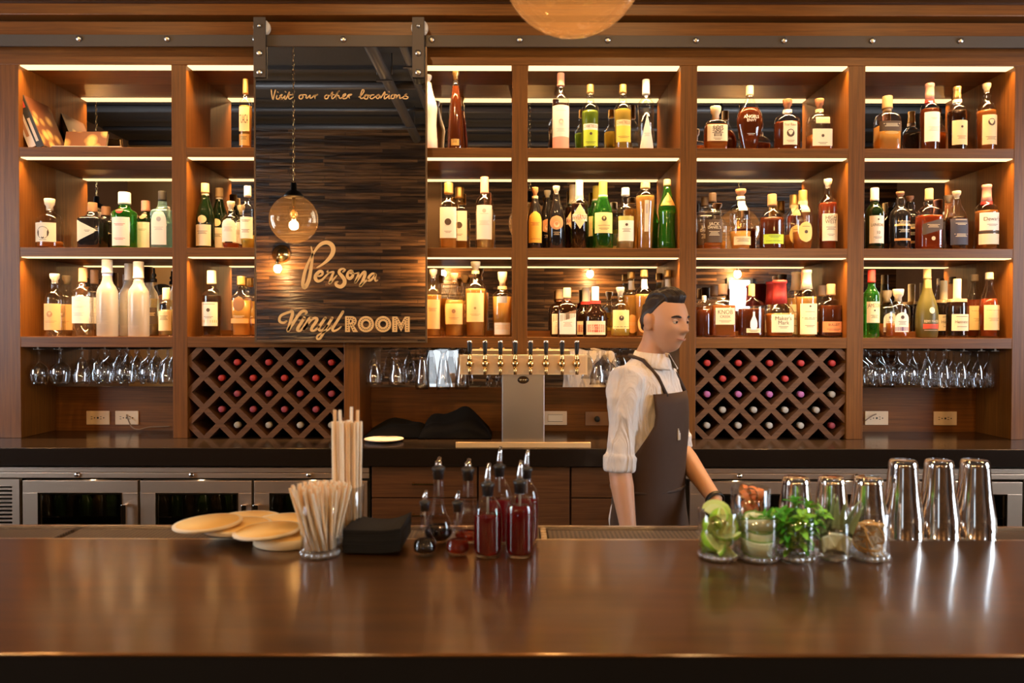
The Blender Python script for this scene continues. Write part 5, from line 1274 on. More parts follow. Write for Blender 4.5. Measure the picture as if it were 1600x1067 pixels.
# ---- syrup bottles and cruets with pourers
SY = shell('cruet_glass', (.93, .90, .87), ior=1.5)
L_RED = liquid('syrup_red', (.42, .006, .010), .75); L_BLK = P('bitters_black', (.008, .005, .004), .05, 0, .1); L_AMB = liquid('syrup_amber_red', (.55, .05, .02), .8)
def pourer(r, H, s, spout=.045):
    MB().lathe([(.011*s, H-.018*s), (.0125*s, H), (.0145*s, H+.002*s), (.0145*s, H+.007*s), (.009*s, H+.010*s)], 14).build('pourer_collar', P('collar_dark', (.05, .05, .05), .3, .5), r)
    m = MB(); m.tube([(0, 0, H+.008*s), (0, 0, H+.02*s), (.001, 0, H+spout*.7), (.003, 0, H+spout)], [.0075*s, .0065*s, .0045*s, .0035*s], 12)
    m.build('pourer_spout', CHROME, r)
    t = MB(); t.tube([(0, 0, H-.012), (0, 0, H-.055*s)], .0022*s, 8); t.build('pourer_tube', P('tube_grey', (.5, .48, .45), .3), r)
def bottle_big(px, py, wp, hp, lab, liq, fill, Yo=0):
    p = fpt(px, py); p = Vector((p.x, p.y+Yo, ZBAR)); R = wpx(wp, p.y)/2; H = wpx(hp, p.y)
    r = thing('syrup_bottle', (p.x, p.y, ZBAR+.0005), lab, 'bottle', 'syrup bottles with metal pourers')
    pf = [(R*.82, 0), (R*.97, .006), (R, .015), (R, .58*H), (R*.96, .66*H), (R*.80, .75*H), (R*.52, .83*H), (R*.36, .88*H), (R*.34, .96*H), (R*.40, .965*H), (R*.40, H)]
    MB().lathe(pf, 28).build('glass_body', SY, r)
    lp = [(R*.80, .006)] + [(q-.0025, z) for q, z in pf[2:] if z < fill*H]; zl = fill*H
    for i in range(len(pf)-1):
        if pf[i][1] <= zl < pf[i+1][1]: t = (zl-pf[i][1])/(pf[i+1][1]-pf[i][1]); lp.append((pf[i][0]+(pf[i+1][0]-pf[i][0])*t-.0025, zl))
    MB().lathe(lp, 28).build('syrup', liq, r)
    pourer(r, H, R/.030, .050)
bottle_big(762, 868, 46, 108, 'tall round bottle of red syrup, the left and taller-spouted of the front pair', L_RED, .60)
bottle_big(812, 868, 45, 112, 'tall round bottle of red syrup filled to the shoulder, right of the front pair', L_RED, .70)
bottle_big(779, 868, 40, 116, 'red syrup bottle standing behind the left front one', L_RED, .58, .10)
bottle_big(824, 868, 38, 112, 'red syrup bottle standing behind the right front one', L_RED, .62, .10)
def cruet(px, py, wp, hp, lab, liq, Yo=0, fill=.30, wide=1.0):
    p = fpt(px, py); p = Vector((p.x, p.y+Yo, ZBAR)); R = wpx(wp, p.y)/2; H = wpx(hp, p.y)
    r = thing('bitters_cruet', (p.x, p.y, ZBAR+.0005), lab, 'cruet', 'small flask cruets with pourers')
    pf = [(R*.55, 0), (R*.80, .004), (R*.97, .10*H), (R, .16*H), (R*.95, .24*H), (R*.75, .34*H), (R*.52, .43*H), (R*.40, .52*H), (R*.36, .62*H), (R*.36, .96*H), (R*.44, .97*H), (R*.44, H)]
    MB().lathe(pf, 26).build('glass_body', SY, r)
    lp = [(R*.6, .006)] + [(q-.0022, z) for q, z in pf[2:] if z < fill*H]
    MB().lathe(lp + [(lp[-1][0]-.004, fill*H)], 26).build('bitters', liq, r)
    pourer(r, H, R*.36/.0115, .030)
cruet(664, 867, 38, 80, 'small flask cruet of black bitters nearest the napkins', L_BLK)
cruet(715, 867, 38, 79, 'small flask cruet of amber-red syrup in the front row', L_AMB)
cruet(678, 867, 46, 112, 'taller cruet of dark bitters standing behind the black one', L_BLK, .10, .22)
cruet(727, 867, 46, 110, 'taller cruet standing behind the amber-red one', L_AMB, .10, .14)

# ---- shaker tins upside down
TIN = P('shaker_chrome', (.92, .90, .87), .07, 1)
def tin(px, py, wb, wt, hp, lab, z=ZRL+.002, Yo=0, grp='cocktail shaker tins standing upside down'):
    p = onz(px, py, z); p = Vector((p.x, p.y+Yo, z)); R0, R1, H = wpx(wb, p.y)/2, wpx(wt, p.y)/2, wpx(hp, p.y)
    MBt = MB().lathe([(R0+.001, 0), (R0+.0015, .002), (R0, .005), (R0*.985, H*.25), (R1+(R0-R1)*.30, H*.62), (R1*1.01, H-.018), (R1, H-.012), (R1*.93, H-.003), (R1*.80, H), (R1*.2, H-.001), (.001, H-.001)], 40, close=False)
    o = MBt.build('shaker_tin', TIN, None, loc=p); tag(o, lab, 'shaker', grp)
    return o
tin(1410, 838, 62, 42, 121, 'tall shaker tin upside down, nearest the garnish glasses')
tin(1466, 838, 62, 42, 121, 'tall shaker tin upside down, middle of the tall row')
tin(1522, 838, 62, 42, 121, 'tall shaker tin upside down, right end of the row')
tin(1243, 838, 58, 42, 94, 'short shaker tin upside down behind the mint glass')
tin(1299, 838, 58, 42, 94, 'short shaker tin upside down behind the pineapple fronds')
tin(1356, 838, 62, 44, 94, 'short shaker tin upside down behind the dried citrus glass')

# ---- garnish glasses
gg = 'garnish glasses in a row on the bar'
tl = tumbler(1122, 872, 64, 61, 76, 'beaded tumbler full of lime wedges', gg)
tc = tumbler(1184, 874, 64, 61, 76, 'beaded tumbler full of cucumber ribbons', gg)
tm = tumbler(1243.5, 874, 60, 58, 74, 'beaded tumbler bursting with mint', gg)
tp = tumbler(1301, 873, 50, 56, 60, 'plain jar holding pineapple fronds', gg, 'garnish_jar', True)
td = tumbler(1357, 873, 62, 58, 76, 'beaded tumbler of dried citrus wheels', gg)
LIMES = P('lime_skin', (.34, .62, .04), .3, 0, 0, sub=.1); LIMEF = P('lime_flesh', (.74, .82, .28), .3, 0, .1, sub=.2)
def wedge_mesh():
    """a lime wedge: third of an ellipsoid"""
    m = MB(); f = MB(); R, L_ = .025, .031; n, k = 8, 8
    vs = []; fs = []
    for i in range(n+1):
        t = -PI/2+PI*i/n
        for j in range(k+1):
            a = -rad(50)+rad(100)*j/k; vs.append((R*math.cos(t)*math.cos(a), L_*math.sin(t), R*math.cos(t)*math.sin(a)))
    for i in range(n):
        for j in range(k): a = i*(k+1)+j; fs.append((a, a+1, a+k+2, a+k+1))
    m.add(vs, fs, True)
    for sgn in (-1, 1):
        a = sgn*rad(50); vs = [(0, L_*math.sin(-PI/2+PI*i/n)*.98, 0) for i in range(n+1)] + [(R*math.cos(-PI/2+PI*i/n)*math.cos(a), L_*math.sin(-PI/2+PI*i/n), R*math.cos(-PI/2+PI*i/n)*math.sin(a)) for i in range(n+1)]
        f.add(vs, [(i, i+1, i+n+2, i+n+1) for i in range(n)])
    return m, f
def make_wedge():
    r = thing('lime_wedge', (0, 0, 0), '', 'lime wedge', 'lime wedges in the first garnish glass'); m, f = wedge_mesh()
    m.build('rind', LIMES, r); f.build('flesh', LIMEF, r); return r
wz = [(-.014, -.018, .045, 1.9, .6, 3.3), (.016, -.014, .062, .2, 1.8, 1.2), (-.016, .010, .034, 1.1, 2.2, .8), (.004, -.016, .084, .6, -.5, 2.2), (-.004, .004, .098, .1, -.5, 1.0), (-.014, -.016, .030, .3, .2, .1), (.014, -.014, .032, 1.2, .9, 2.0), (0, .014, .030, .4, 1.5, 4.0), (-.016, .006, .048, 2.2, .3, 1.0), (.016, .004, .050, .8, 2.4, 3.1), (0, -.018, .054, 1.5, .2, .4),
      (-.012, -.010, .072, .3, .2, 2.6), (.014, -.006, .074, .5, -.4, .3), (.0, .014, .078, 1.1, .6, 5.0), (-.012, -.012, .092, .15, -.3, .5), (.016, -.008, .090, -.3, .5, 2.4)]
lw = None
lwl = ['front left, half way up', 'front right, two thirds up', 'back left near the bottom', 'front, just under the rim', 'crowning the heap', 'bottom front left', 'bottom front right', 'bottom back', 'lower left', 'lower right', 'front middle', 'upper left', 'upper right', 'upper back', 'top left, its yellow-green rind above the rim', 'top right, poking above the rim']
for i, (x, y, z, a, b, c) in enumerate(wz):
    o = make_wedge() if lw is None else dup(lw, (0, 0, 0)); lw = lw or o
    o.location = (tl[4].x+x*.9, tl[4].y+y*.9, ZBAR+z); o.rotation_euler = (a, b, c); o['label'] = 'lime wedge in the first garnish glass, %s' % lwl[i]
# cucumber ribbons
CUC = P('cucumber_flesh', (.82, .88, .52), .35, 0, .05); CUS = P('cucumber_skin', (.20, .42, .06), .4)
def ribbon(path, wd, th=.0016):
    """band of height wd along a path in xy with tilt; returns flesh and skin-edge builders"""
    m = MB(); e = MB(); n = len(path)
    def strip(mb, lo_, hi_, off):
        vs = []; fs = []
        for (x, y, z, t) in path:
            d = Vector((x, y, 0)); d = d.normalized() if d.length > 1e-4 else Vector((1,0,0))
            up = Vector((0,0,1))*math.cos(t) + d*math.sin(t)
            p = Vector((x, y, z)); 
            for s_ in (lo_, hi_):
                for q in (off, off+th): vs.append(p+up*(s_*wd)+d*q)
        for i in range(len(path)-1):
            a = 4*i; b = a+4; fs += [(a, b, b+2, a+2), (a+1, a+3, b+3, b+1), (a, a+1, b+1, b), (a+2, b+2, b+3, a+3)]
        fs += [(0, 2, 3, 1), (4*(n-1), 4*(n-1)+1, 4*(n-1)+3, 4*(n-1)+2)]
        mb.add(vs, fs, True)
    strip(m, -.42, .42, 0); strip(e, .42, .5, 0); strip(e, -.5, -.42, 0)
    return m, e
for i in range(9):
    R_ = tc[1]-.005-.0026*i; a0 = 1.9*i; zc = (.038, .070, .054, .040, .072, .058, .046, .068, .076)[i]; sl = (.25, -.3, .35, -.25, .3, .15, .2, -.3, .2)[i]
    path = [(R_*math.cos(a0+t*.25), R_*math.sin(a0+t*.25), zc+sl*R_*math.sin(a0+t*.25), rad(8)) for t in range(22)]
    m, e = ribbon(path, (.036, .030, .040, .044, .034, .040, .046, .040, .036)[i])
    r = thing('cucumber_ribbon', (tc[4].x, tc[4].y, ZBAR), 'curled cucumber ribbon in the second garnish glass, %s layer' % ['outermost', 'second', 'third', 'fourth', 'fifth', 'sixth', 'seventh', 'second innermost', 'innermost'][i], 'cucumber', 'cucumber ribbons in the second garnish glass')
    m.build('flesh', CUC, r); e.build('peel', CUS, r)
# jar with orange peel curls behind the cucumber glass
pj = Vector((at(1172, 800, tc[4].y+.10).x, tc[4].y+.10, ZBAR))
tj = tumbler(0, 0, 60, 56, 92, 'tall glass of orange peel curls behind the cucumber glass', gg, 'garnish_jar', True, p=pj)
PEEL = P('grapefruit_peel', (.85, .26, .08), .4, 0, 0, sub=.1); PITH = P('citrus_pith', (.90, .60, .28), .6)
rg = random.Random(11); pc = None
for i in range(16):
    a = 2.4*i; q = .020*math.sqrt(i/16); zz = .070+.0034*i
    if pc is None:
        r = thing('citrus_peel', (0, 0, 0), '', 'citrus peel', 'grapefruit peel curls in the tall rear glass'); m = MB(); e = MB()
        for mb, off in ((m, 0), (e, -.0012)):
            vs = []; fs = []; n = 12
            for k in range(n+1):
                t = k/n*PI*1.25; rr = .016+off
                for s_ in (-1, 1): vs.append((rr*math.cos(t), s_*.0065*(1-.5*abs(k/n-.5)), rr*math.sin(t)))
            for k in range(n): fs.append((2*k, 2*k+1, 2*k+3, 2*k+2))
            mb.add(vs, fs, True)
        m.build('zest', PEEL, r); e.build('pith', PITH, r); pc = r
    else: r = dup(pc, (0, 0, 0))
    r.location = (pj.x+q*math.cos(a), pj.y+q*math.sin(a), ZBAR+zz); r.rotation_euler = (rg.uniform(-.6, .6), rg.uniform(-.8, .8), rg.uniform(0, 6.28))
    r['label'] = 'curl of orange-pink citrus peel piled in the rear glass behind the cucumber'
# mint sprigs
MINT = P('mint_leaf', (.06, .32, .015), .45, 0, 0, sub=.05); MINT2 = P('mint_leaf_light', (.24, .55, .04), .45); STM = P('mint_stem', (.10, .25, .04), .5)
def leaf(mb, base, d, up, L_, W_):
    d = Vector(d).normalized(); up = Vector(up); s_ = d.cross(up).normalized(); up = s_.cross(d)
    vs = []; fs = []; n = 6
    for i in range(n+1):
        t = i/n; wd = W_*math.sin(PI*min(1, t*.92+.04))**.8*(1-.25*t); ser = 1+.10*(i % 2)
        c = Vector(base)+d*(L_*t)+up*(-.35*L_*t*t)
        for q in (-1, -.5, 0, .5, 1): vs.append(c+s_*(q*wd*ser)+up*(abs(q)*wd*.35))
    for i in range(n):
        for j in range(4): a = 5*i+j; fs.append((a, a+1, a+6, a+5))
    mb.add(vs, fs, True)
def sprig(seed, mat):
    rg = random.Random(seed); r = thing('mint_sprig', (0, 0, 0), '', 'mint', 'mint sprigs in the third garnish glass')
    MB().tube([(0, 0, 0), (.001, .001, .04), (.003, 0, .075)], [.0014, .0012, .0008], 6).build('stem', STM, r)
    m = MB()
    for z in (.008, .022, .036, .050, .063, .073):
        a0 = rg.uniform(0, 6.28)
        for k in range(3 if z < .06 else 4):
            a = a0+2*PI*k/(3 if z < .06 else 4); d = (math.cos(a), math.sin(a), .25+.5*(z > .06)); L_ = rg.uniform(.018, .027)*(1 if z < .07 else .7)
            leaf(m, (.002*math.cos(a), .002*math.sin(a), z), d, (0, 0, 1), L_, L_*.33)
    m.build('leaves', mat, r); return r
sp = [sprig(1, MINT), sprig(5, MINT2)]; rg = random.Random(21)
mp_ = [(0, 0, .016, 0, 0), (-.012, -.008, .016, .1, -.3), (.012, -.006, .016, .15, .3), (-.004, .012, .016, -.3, 0), (.008, .010, .020, -.3, .2), (-.014, .006, .03, 0, -.45), (.016, .0, .034, 0, .5), (0, -.014, .034, .35, 0),
       (-.010, -.010, .044, .3, -.5), (.010, -.010, .046, .3, .5), (0, .004, .052, 0, 0), (.012, .010, .046, -.3, .4), (-.016, .0, .040, .1, -.8)]
pos = ['centre bottom', 'lower left', 'lower right', 'lower back', 'right back', 'leaning left', 'leaning right', 'front', 'upper front left', 'upper front right', 'uppermost', 'upper back right', 'drooping over the left rim']
for i, (x, y, z, a, b) in enumerate(mp_):
    o = sp[i % 2] if i < 2 else dup(sp[i % 2], (0, 0, 0))
    o.location = (tm[4].x+x, tm[4].y+y, ZBAR+z); o.rotation_euler = (a, b, rg.uniform(0, 6)) if i < 1 else (Euler((a, b, 0)).to_matrix() @ Matrix.Rotation(rg.uniform(0, 6), 3, 'Z')).to_euler()
    o['label'] = 'mint sprig in the third garnish glass, %s' % pos[i]
# pineapple fronds
FR = P('frond_green', (.30, .38, .18), .45); FR2 = P('frond_base', (.86, .86, .55), .5)
fd = [(-.012, .0, -.16, .0, .115), (-.006, .006, -.05, .05, .125), (.0, -.006, .04, -.05, .118), (.007, .004, .14, .1, .115), (.012, -.004, .42, -.05, .112), (.010, .008, .55, .05, .10), (-.012, -.006, -.3, -.1, .10), (.004, .01, .28, .2, .12)]
pf_ = ['leftmost', 'second from the left', 'central', 'right of centre', 'leaning right', 'leaning far right', 'leaning left', 'at the back']
f0 = None
for i, (x, y, b, a, L_) in enumerate(fd):
    if f0 is None:
        r = thing('pineapple_frond', (0, 0, 0), '', 'pineapple leaf', 'pineapple fronds in the plain jar')
        for nm, mt, t0, t1 in (('frond_base', FR2, 0, .34), ('frond_blade', FR, .34, 1)):
            m = MB(); vs = []; fs = []; n = 8
            for k in range(n+1):
                t = t0+(t1-t0)*k/n; wd = (.0095+.007*max(0, 1-t/.4))*(1-t**2.2)+.0004; yb = -.018*t*t
                for q in (-1, -.5, 0, .5, 1): vs.append((q*wd, yb-abs(q)*wd*.45, t))
                for q in (1, .5, 0, -.5, -1): vs.append((q*wd, yb-abs(q)*wd*.45+.0012, t))
            for k in range(n):
                for j in range(10): a_ = 10*k+j; b_ = 10*k+(j+1) % 10; fs.append((a_, b_, b_+10, a_+10))
            fs.append(tuple(range(10))[::-1]); fs.append(tuple(10*n+j for j in range(10)))
            m.add(vs, fs, True); m.build(nm, mt, r)
        f0 = r
    else: r = dup(f0, (0, 0, 0))
    r.location = (tp[4].x+x, tp[4].y+y, ZBAR+.017); r.scale = (1, 1, L_); r.rotation_euler = (a, b, rg.uniform(-.5, .5)); r['label'] = 'long grey-green pineapple frond in the plain jar, %s' % pf_[i]
# dried citrus wheels
DR = P('dried_rind', (.85, .48, .14), .6); DF = P('dried_flesh', (.92, .80, .58), .5, 0, .1)
dw = [(0, 0, .026, .15, .1), (.008, -.008, .030, 1.15, .5), (-.010, .004, .036, .8, -.7), (.010, .010, .042, -.9, .4), (-.006, -.012, .050, 1.2, -.2), (.012, -.004, .054, 1.0, .9), (0, .012, .060, -.7, -.2), (-.010, 0, .066, .5, -.5), (.008, 0, .068, .35, .4), (0, -.004, .074, .2, 0)]
d0 = None; dn = ['bottom', 'second', 'third', 'fourth', 'fifth', 'sixth', 'seventh', 'eighth', 'ninth', 'topmost']
for i, (x, y, z, a, b) in enumerate(dw):
    if d0 is None:
        r = thing('dried_citrus_wheel', (0, 0, 0), '', 'dried citrus', 'dried citrus wheels in the last garnish glass'); R_ = .0235
        MB().lathe([(R_, -.0018), (R_+.0006, 0), (R_, .0018), (R_-.0022, .0018), (R_-.0022, -.0018), (R_, -.0018)], 24, close=False).build('rind', DR, r)
        m = MB()
        for k in range(8):
            a0 = 2*PI*k/8+.06; a1 = 2*PI*(k+1)/8-.06; pl = [(.003*math.cos((a0+a1)/2), .003*math.sin((a0+a1)/2))] + [((R_-.0032)*math.cos(a0+(a1-a0)*t/4), (R_-.0032)*math.sin(a0+(a1-a0)*t/4)) for t in range(5)]
            m.prism(pl, -.0012, .0012, M=Matrix.Rotation(PI/2, 4, 'X'))
        m.build('segments', DF, r); d0 = r
    else: r = dup(d0, (0, 0, 0))
    r.location = (td[4].x+x, td[4].y+y, ZBAR+z); r.rotation_euler = (a, b, .3*i); r['label'] = 'dried citrus wheel in the last garnish glass, %s of the heap' % dn[i]

# ---- dark cloth and plate on the back counter
p = at(600, 676, 3.34); r = thing('plate', (p.x, 3.34, ZC+.0005), 'pale plate on the back counter at the left end of the dark niche', 'plate')
MB().lathe([(.04, 0), (.05, .002), (.085, .010), (.085, .013), (.05, .006), (.001, .005)], 32).build('plate_body', col((.55, .45, .40)), r)
def cloth(px, py, w_, d_, h_, seed, lab):
    p = at(px, py, 3.52); m = MB(); vs = []; fs = []; nx, ny = 22, 12
    for i in range(nx+1):
        for j in range(ny+1):
            u, v = i/nx*2-1, j/ny*2-1
            e = max(0, 1-abs(u)**2.6)*max(0, 1-abs(v)**3)
            z = h_*e**.6*(.8+.45*noise.noise(Vector((u*1.5+seed, v*1.2, seed)))) + .004
            vs.append((u*w_/2, v*d_/2, max(.003, z)))
    for i in range(nx):
        for j in range(ny): a = i*(ny+1)+j; fs.append((a, a+1, a+ny+2, a+ny+1))
    m.add(vs, fs, True); n = len(m.v)
    o = m.build('folded_cloth', P('cloth_black', (.006, .005, .004), .95, spec=.2), loc=(p.x, 3.52, ZC+.0))
    md = o.modifiers.new('solid', 'SOLIDIFY'); md.thickness = .003; md.offset = 1
    tag(o, lab, 'cloth')
cloth(626, 672, .30, .2, .065, 2.3, 'dark cloth heaped behind the pale plate')
cloth(713, 672, .32, .22, .125, 4.1, 'larger heap of dark cloth beside the beer tower')

# ------------------------------------------------------------------ the bartender
SKIN = P('skin', (.60, .33, .20), .5, 0, 0, sub=.15)
SHIRT = P('shirt_white', (.74, .68, .63), .8)
def _fold():
    N, L = SHIRT.node_tree.nodes, SHIRT.node_tree.links; g = N.new('ShaderNodeTexCoord'); mp = N.new('ShaderNodeMapping')
    mp.inputs['Rotation'].default_value = (.5, .6, 0); mp.inputs['Scale'].default_value = (14, 14, 5); L.new(g.outputs['Object'], mp.inputs[0])
    n = N.new('ShaderNodeTexNoise'); n.inputs['Scale'].default_value = 1.2; n.inputs['Detail'].default_value = 3; n.inputs['Distortion'].default_value = 1.2; L.new(mp.outputs[0], n.inputs[0])
    b = N.new('ShaderNodeBump'); b.inputs['Strength'].default_value = .9; b.inputs['Distance'].default_value = .03; L.new(n.outputs['Fac'], b.inputs['Height']); L.new(b.outputs[0], N['Principled BSDF'].inputs['Normal'])
_fold()
APRON = P('apron_brown', (.055, .027, .014), .8)
TROU = P('trousers_dark', (.03, .025, .025), .8)
HAIR = P('hair_dark', (.018, .011, .008), .5)
GX, GY, YAW = .478, 2.72, rad(-33)
man = thing('person', (GX, GY, 0), 'bartender in white shirt with rolled sleeves and brown apron, looking to the right', 'person', rz=YAW)
RW = Matrix.Rotation(YAW, 3, 'Z')
def loc_(p): return RW.transposed() @ (Vector(p) - Vector((GX, GY, 0)))
def rings(mb, rs, seg=32, sq=2.3):
    """rs: (z, hw_y, hd_x, xoff)"""
    vs = []; fs = []
    for (z, a, b, xo) in rs:
        for k in range(seg):
            t = 2*PI*k/seg; c, s = math.cos(t), math.sin(t)
            vs.append((xo+b*math.copysign(abs(c)**(2/sq), c), a*math.copysign(abs(s)**(2/sq), s), z))
    for i in range(len(rs)-1):
        for k in range(seg): a, b = i*seg+k, i*seg+(k+1) % seg; fs.append((a, b, b+seg, a+seg))
    fs.append(tuple(range(seg))[::-1]); n = (len(rs)-1)*seg; fs.append(tuple(n+k for k in range(seg)))
    mb.add(vs, fs, True)
TOR = [(.84, .165, .120, .0), (.92, .165, .118, .0), (1.0, .150, .108, .005), (1.10, .152, .110, .008), (1.20, .168, .118, .008), (1.29, .182, .120, .004), (1.355, .178, .108, .0), (1.395, .150, .090, -.002), (1.425, .095, .072, .002), (1.445, .062, .060, .010)]
TOR = [(z, a*.86, b*.84, x) for z, a, b, x in TOR]
HC = Vector((.066, 0, 1.578)); HM = Matrix.Translation(HC) @ Matrix.Rotation(rad(-20), 4, 'Z') @ Matrix.Rotation(rad(5), 4, 'Y') @ Matrix.Scale(.91, 4)
g_ = lambda v, s: math.exp(-(v/s)**2)
def headpt(th, ph, hair=False):
    x, y, z = math.cos(ph)*math.cos(th), math.cos(ph)*math.sin(th), math.sin(ph)
    X_, Y_, Z_ = .098*x, .076*y, .118*z
    t = max(0, -z)
    Y_ *= 1-.26*t**1.3; X_ = X_*(1-.10*t) + .012*t
    if x > 0:
        f = 1 if not hair else 0
        X_ += f*(.029*g_(Y_, .009+.004*max(0, -Z_/.03))*(max(0, min(1, (.022-Z_)/.050)) if Z_ > -.030 else max(0, 1+(Z_+.030)/.010)))
        X_ += f*.004*g_(Z_-.026, .009)*g_(Y_, .045) - f*.012*(g_(abs(Y_)-.031, .014)*g_(Z_-.008, .011))
        X_ += f*.006*g_(Y_, .020)*(g_(Z_+.054, .006)+1.1*g_(Z_+.066, .007)) - f*.003*g_(Z_+.060, .003)*g_(Y_, .024)
        X_ += f*.010*g_(Y_, .026)*g_(Z_+.096, .016) + f*.005*g_(abs(Y_)-.044, .016)*g_(Z_+.020, .018) + f*.008*g_(abs(Y_)-.013, .006)*g_(Z_+.024, .007) - f*.004*g_(abs(Y_)-.040, .014)*g_(Z_+.055, .02)
    return Vector((X_, Y_, Z_))
def sph(mb, fn, nu=56, nv=44):
    vs = []; fs = []
    for i in range(nv+1):
        ph = -PI/2+PI*i/nv
        for j in range(nu): vs.append(fn(2*PI*j/nu, ph))
    for i in range(nv):
        for j in range(nu): a, b = i*nu+j, i*nu+(j+1) % nu; fs.append((a, b, b+nu, a+nu))
    mb.add(vs, fs, True)
body = MB()
rings(body, TOR)
body.tube([(-.012, 0, 1.40), (.004, 0, 1.45), (.028, 0, 1.50), (.040, 0, 1.545)], [.054, .049, .046, .048], 24)
sph(body, lambda a, b: HM @ headpt(a, b))
for s_ in (-1, 1):
    body.ball((HM @ Vector((-.006, s_*.086, -.002)))[:], .028, 14, 10, (.62, .28, 1.15))
    body.ball((HM @ Vector((-.004, s_*.091, .010)))[:], .018, 12, 8, (.9, .5, 1.1))
def limb(mb, pts, rs, seg=18): mb.tube(pts, rs, seg)
RS, RE, RWr = Vector((-.01, -.160, 1.378)), loc_((.360, 2.555, 1.085)), loc_((.385, 2.50, .875))
LS, LE, LWr = Vector((-.005, .160, 1.378)), loc_((.618, 2.84, 1.115)), loc_((.690, 2.585, .972))
def lerp(a, b, t): return a+(b-a)*t
for S_, E_, W_ in ((RS, RE, RWr), (LS, LE, LWr)):
    limb(body, [S_, lerp(S_, E_, .3), lerp(S_, E_, .7), E_, lerp(E_, W_, .25), lerp(E_, W_, .7), W_], [.042, .043, .040, .038, .039, .030, .025])
def hand(mb, W_, d, pn, curl, side):
    """W_ wrist, d finger direction, pn palm normal (the way the fingers curl)"""
    d = Vector(d).normalized(); pn = Vector(pn); pn = (pn-d*pn.dot(d)).normalized(); s_ = d.cross(pn)*side
    # palm
    vs = []
    for t, wd, th in ((-.005, .026, .022), (.02, .036, .022), (.055, .042, .020), (.085, .042, .015)):
        for k in range(14):
            a = 2*PI*k/14; vs.append(W_+d*t+s_*(wd*math.cos(a))+pn*(th*.75*math.sin(a)))
    fs = [(i*14+k, i*14+(k+1) % 14, (i+1)*14+(k+1) % 14, (i+1)*14+k) for i in range(3) for k in range(14)] + [tuple(range(14))[::-1], tuple(42+k for k in range(14))]
    mb.add(vs, fs, True)
    for k, (o, L_) in enumerate(((.031, .070), (.011, .078), (-.010, .073), (-.030, .058))):
        p = W_+d*.078+s_*o; pts = [p]; dd = d.copy()+s_*o*.8; dd.normalize()
        for seg_ in (.45, .32, .25):
            c_ = curl*(1+.12*k); dd = (dd*math.cos(c_)+pn*math.sin(c_)).normalized(); p = p+dd*L_*seg_; pts.append(p)
        mb.tube(pts, [.0095, .0090, .0080, .0068], 10); mb.ball(pts[-1], .0070, 8, 6)
    p = W_+d*.022+s_*.030; q = (d*.6+s_*.8+pn*.35).normalized()
    pts = [p, p+q*.030, p+q*.030+(q*.6+d*.6+pn*.3).normalized()*.028, p+q*.030+(q*.6+d*.6+pn*.3).normalized()*.028+(d+pn*.5).normalized()*.022]
    mb.tube(pts, [.014, .011, .0095, .0078], 10); mb.ball(pts[-1], .0078, 8, 6)
hand(body, RWr, (RWr-RE), RW.transposed() @ Vector((.7, .5, 0)), .35, 1)
hand(body, LWr, RW.transposed() @ Vector((.25, -.55, -.45)), RW.transposed() @ Vector((-.6, -.3, -.6)), .45, -1)
# legs
for s_ in (-1, 1):
    limb(body, [(0, s_*.085, .90), (.005, s_*.09, .70), (.012, s_*.095, .48), (-.005, s_*.10, .30), (-.01, s_*.105, .09)], [.074, .070, .054, .050, .036])
    body.tube([(-.03, s_*.105, .05), (.04, s_*.108, .045), (.14, s_*.112, .035)], [.034, .040, .030], 14)
bo = body.build('body', SKIN, man)
md = bo.modifiers.new('remesh', 'REMESH'); md.mode = 'VOXEL'; md.voxel_size = .0045; md.use_smooth_shade = True
md = bo.modifiers.new('smooth', 'SMOOTH'); md.factor = .5; md.iterations = 2
# eyes, brows, lips
EW = P('eye_white', (.62, .56, .50), .2); IR = P('iris_brown', (.05, .025, .012), .1); LIP = P('lips', (.48, .20, .14), .45)
for s_ in (-1, 1):
    c = HM @ Vector((.0770, s_*.0305, .0075)); e = MB().ball(c[:], .0105, 14, 10).build('eye', EW, man)
    MB().ball((HM @ Vector((.0850, s_*.0300-.001, .0065)))[:], .0054, 10, 8).build('iris', IR, e)
    lid = MB(); lp_ = [HM @ Vector((.0885-.010*((q/8-.5)*2)**2-.003, s_*(.0305+.0125*(q/8-.5)*2), .0115-.003*((q/8-.5)*2)**2)) for q in range(9)]; lid.tube(lp_, [.0012, .0024, .0030, .0034, .0034, .0034, .0030, .0024, .0012], 8).build('eyelid', SKIN, man)
    b = MB(); pts = [HM @ Vector((.0935-.014*t*t*1.3, s_*(.014+.036*t), .0205+.007*math.sin(PI*(t*.8+.1)))) for t in [k/6 for k in range(7)]]
    b.tube(pts, [.0022, .0036, .004, .004, .0036, .003, .0015], 8).build('eyebrow', HAIR, man)
pts = [HM @ Vector((.0995-.013*abs(t)**1.8, .025*t, -.061+.006*abs(t))) for t in [k/5-1 for k in range(11)]]
MB().tube(pts, [.0006, .0014, .002, .0024, .0026, .0025, .0026, .0024, .002, .0014, .0006], 8).build('lips', LIP, man)
# hair
def hairpt(th, ph):
    p = headpt(th, ph, True); x, y, z = p.x/.098, p.y/.076, p.z/.118
    top = max(0, min(1, (z-.50)/.25)); front = max(0, x)
    line = .62 if x > .35 else (.62-(.35-x)*1.15 if x > -.25 else -.10-.55*min(1, (-.25-x)))
    if abs(y) > .6 and x < .35 and x > -.25: line = max(line, .02)
    k = max(0, min(1, (z-line)/.10))
    nz = noise.noise(Vector((p.x*22, p.y*150, p.z*40))) + .5*noise.noise(Vector((p.x*60, p.y*260, p.z*60)))
    off = .93 + k*(.12 + top*(.07 + .16*max(0, x)) + .07*nz)
    q = Vector((p.x*off, p.y*(off if abs(y) < .6 else .93+k*.11), p.z*off))
    return HM @ q
h = MB(); sph(h, hairpt, 180, 120); ho = h.build('hair', HAIR, man)
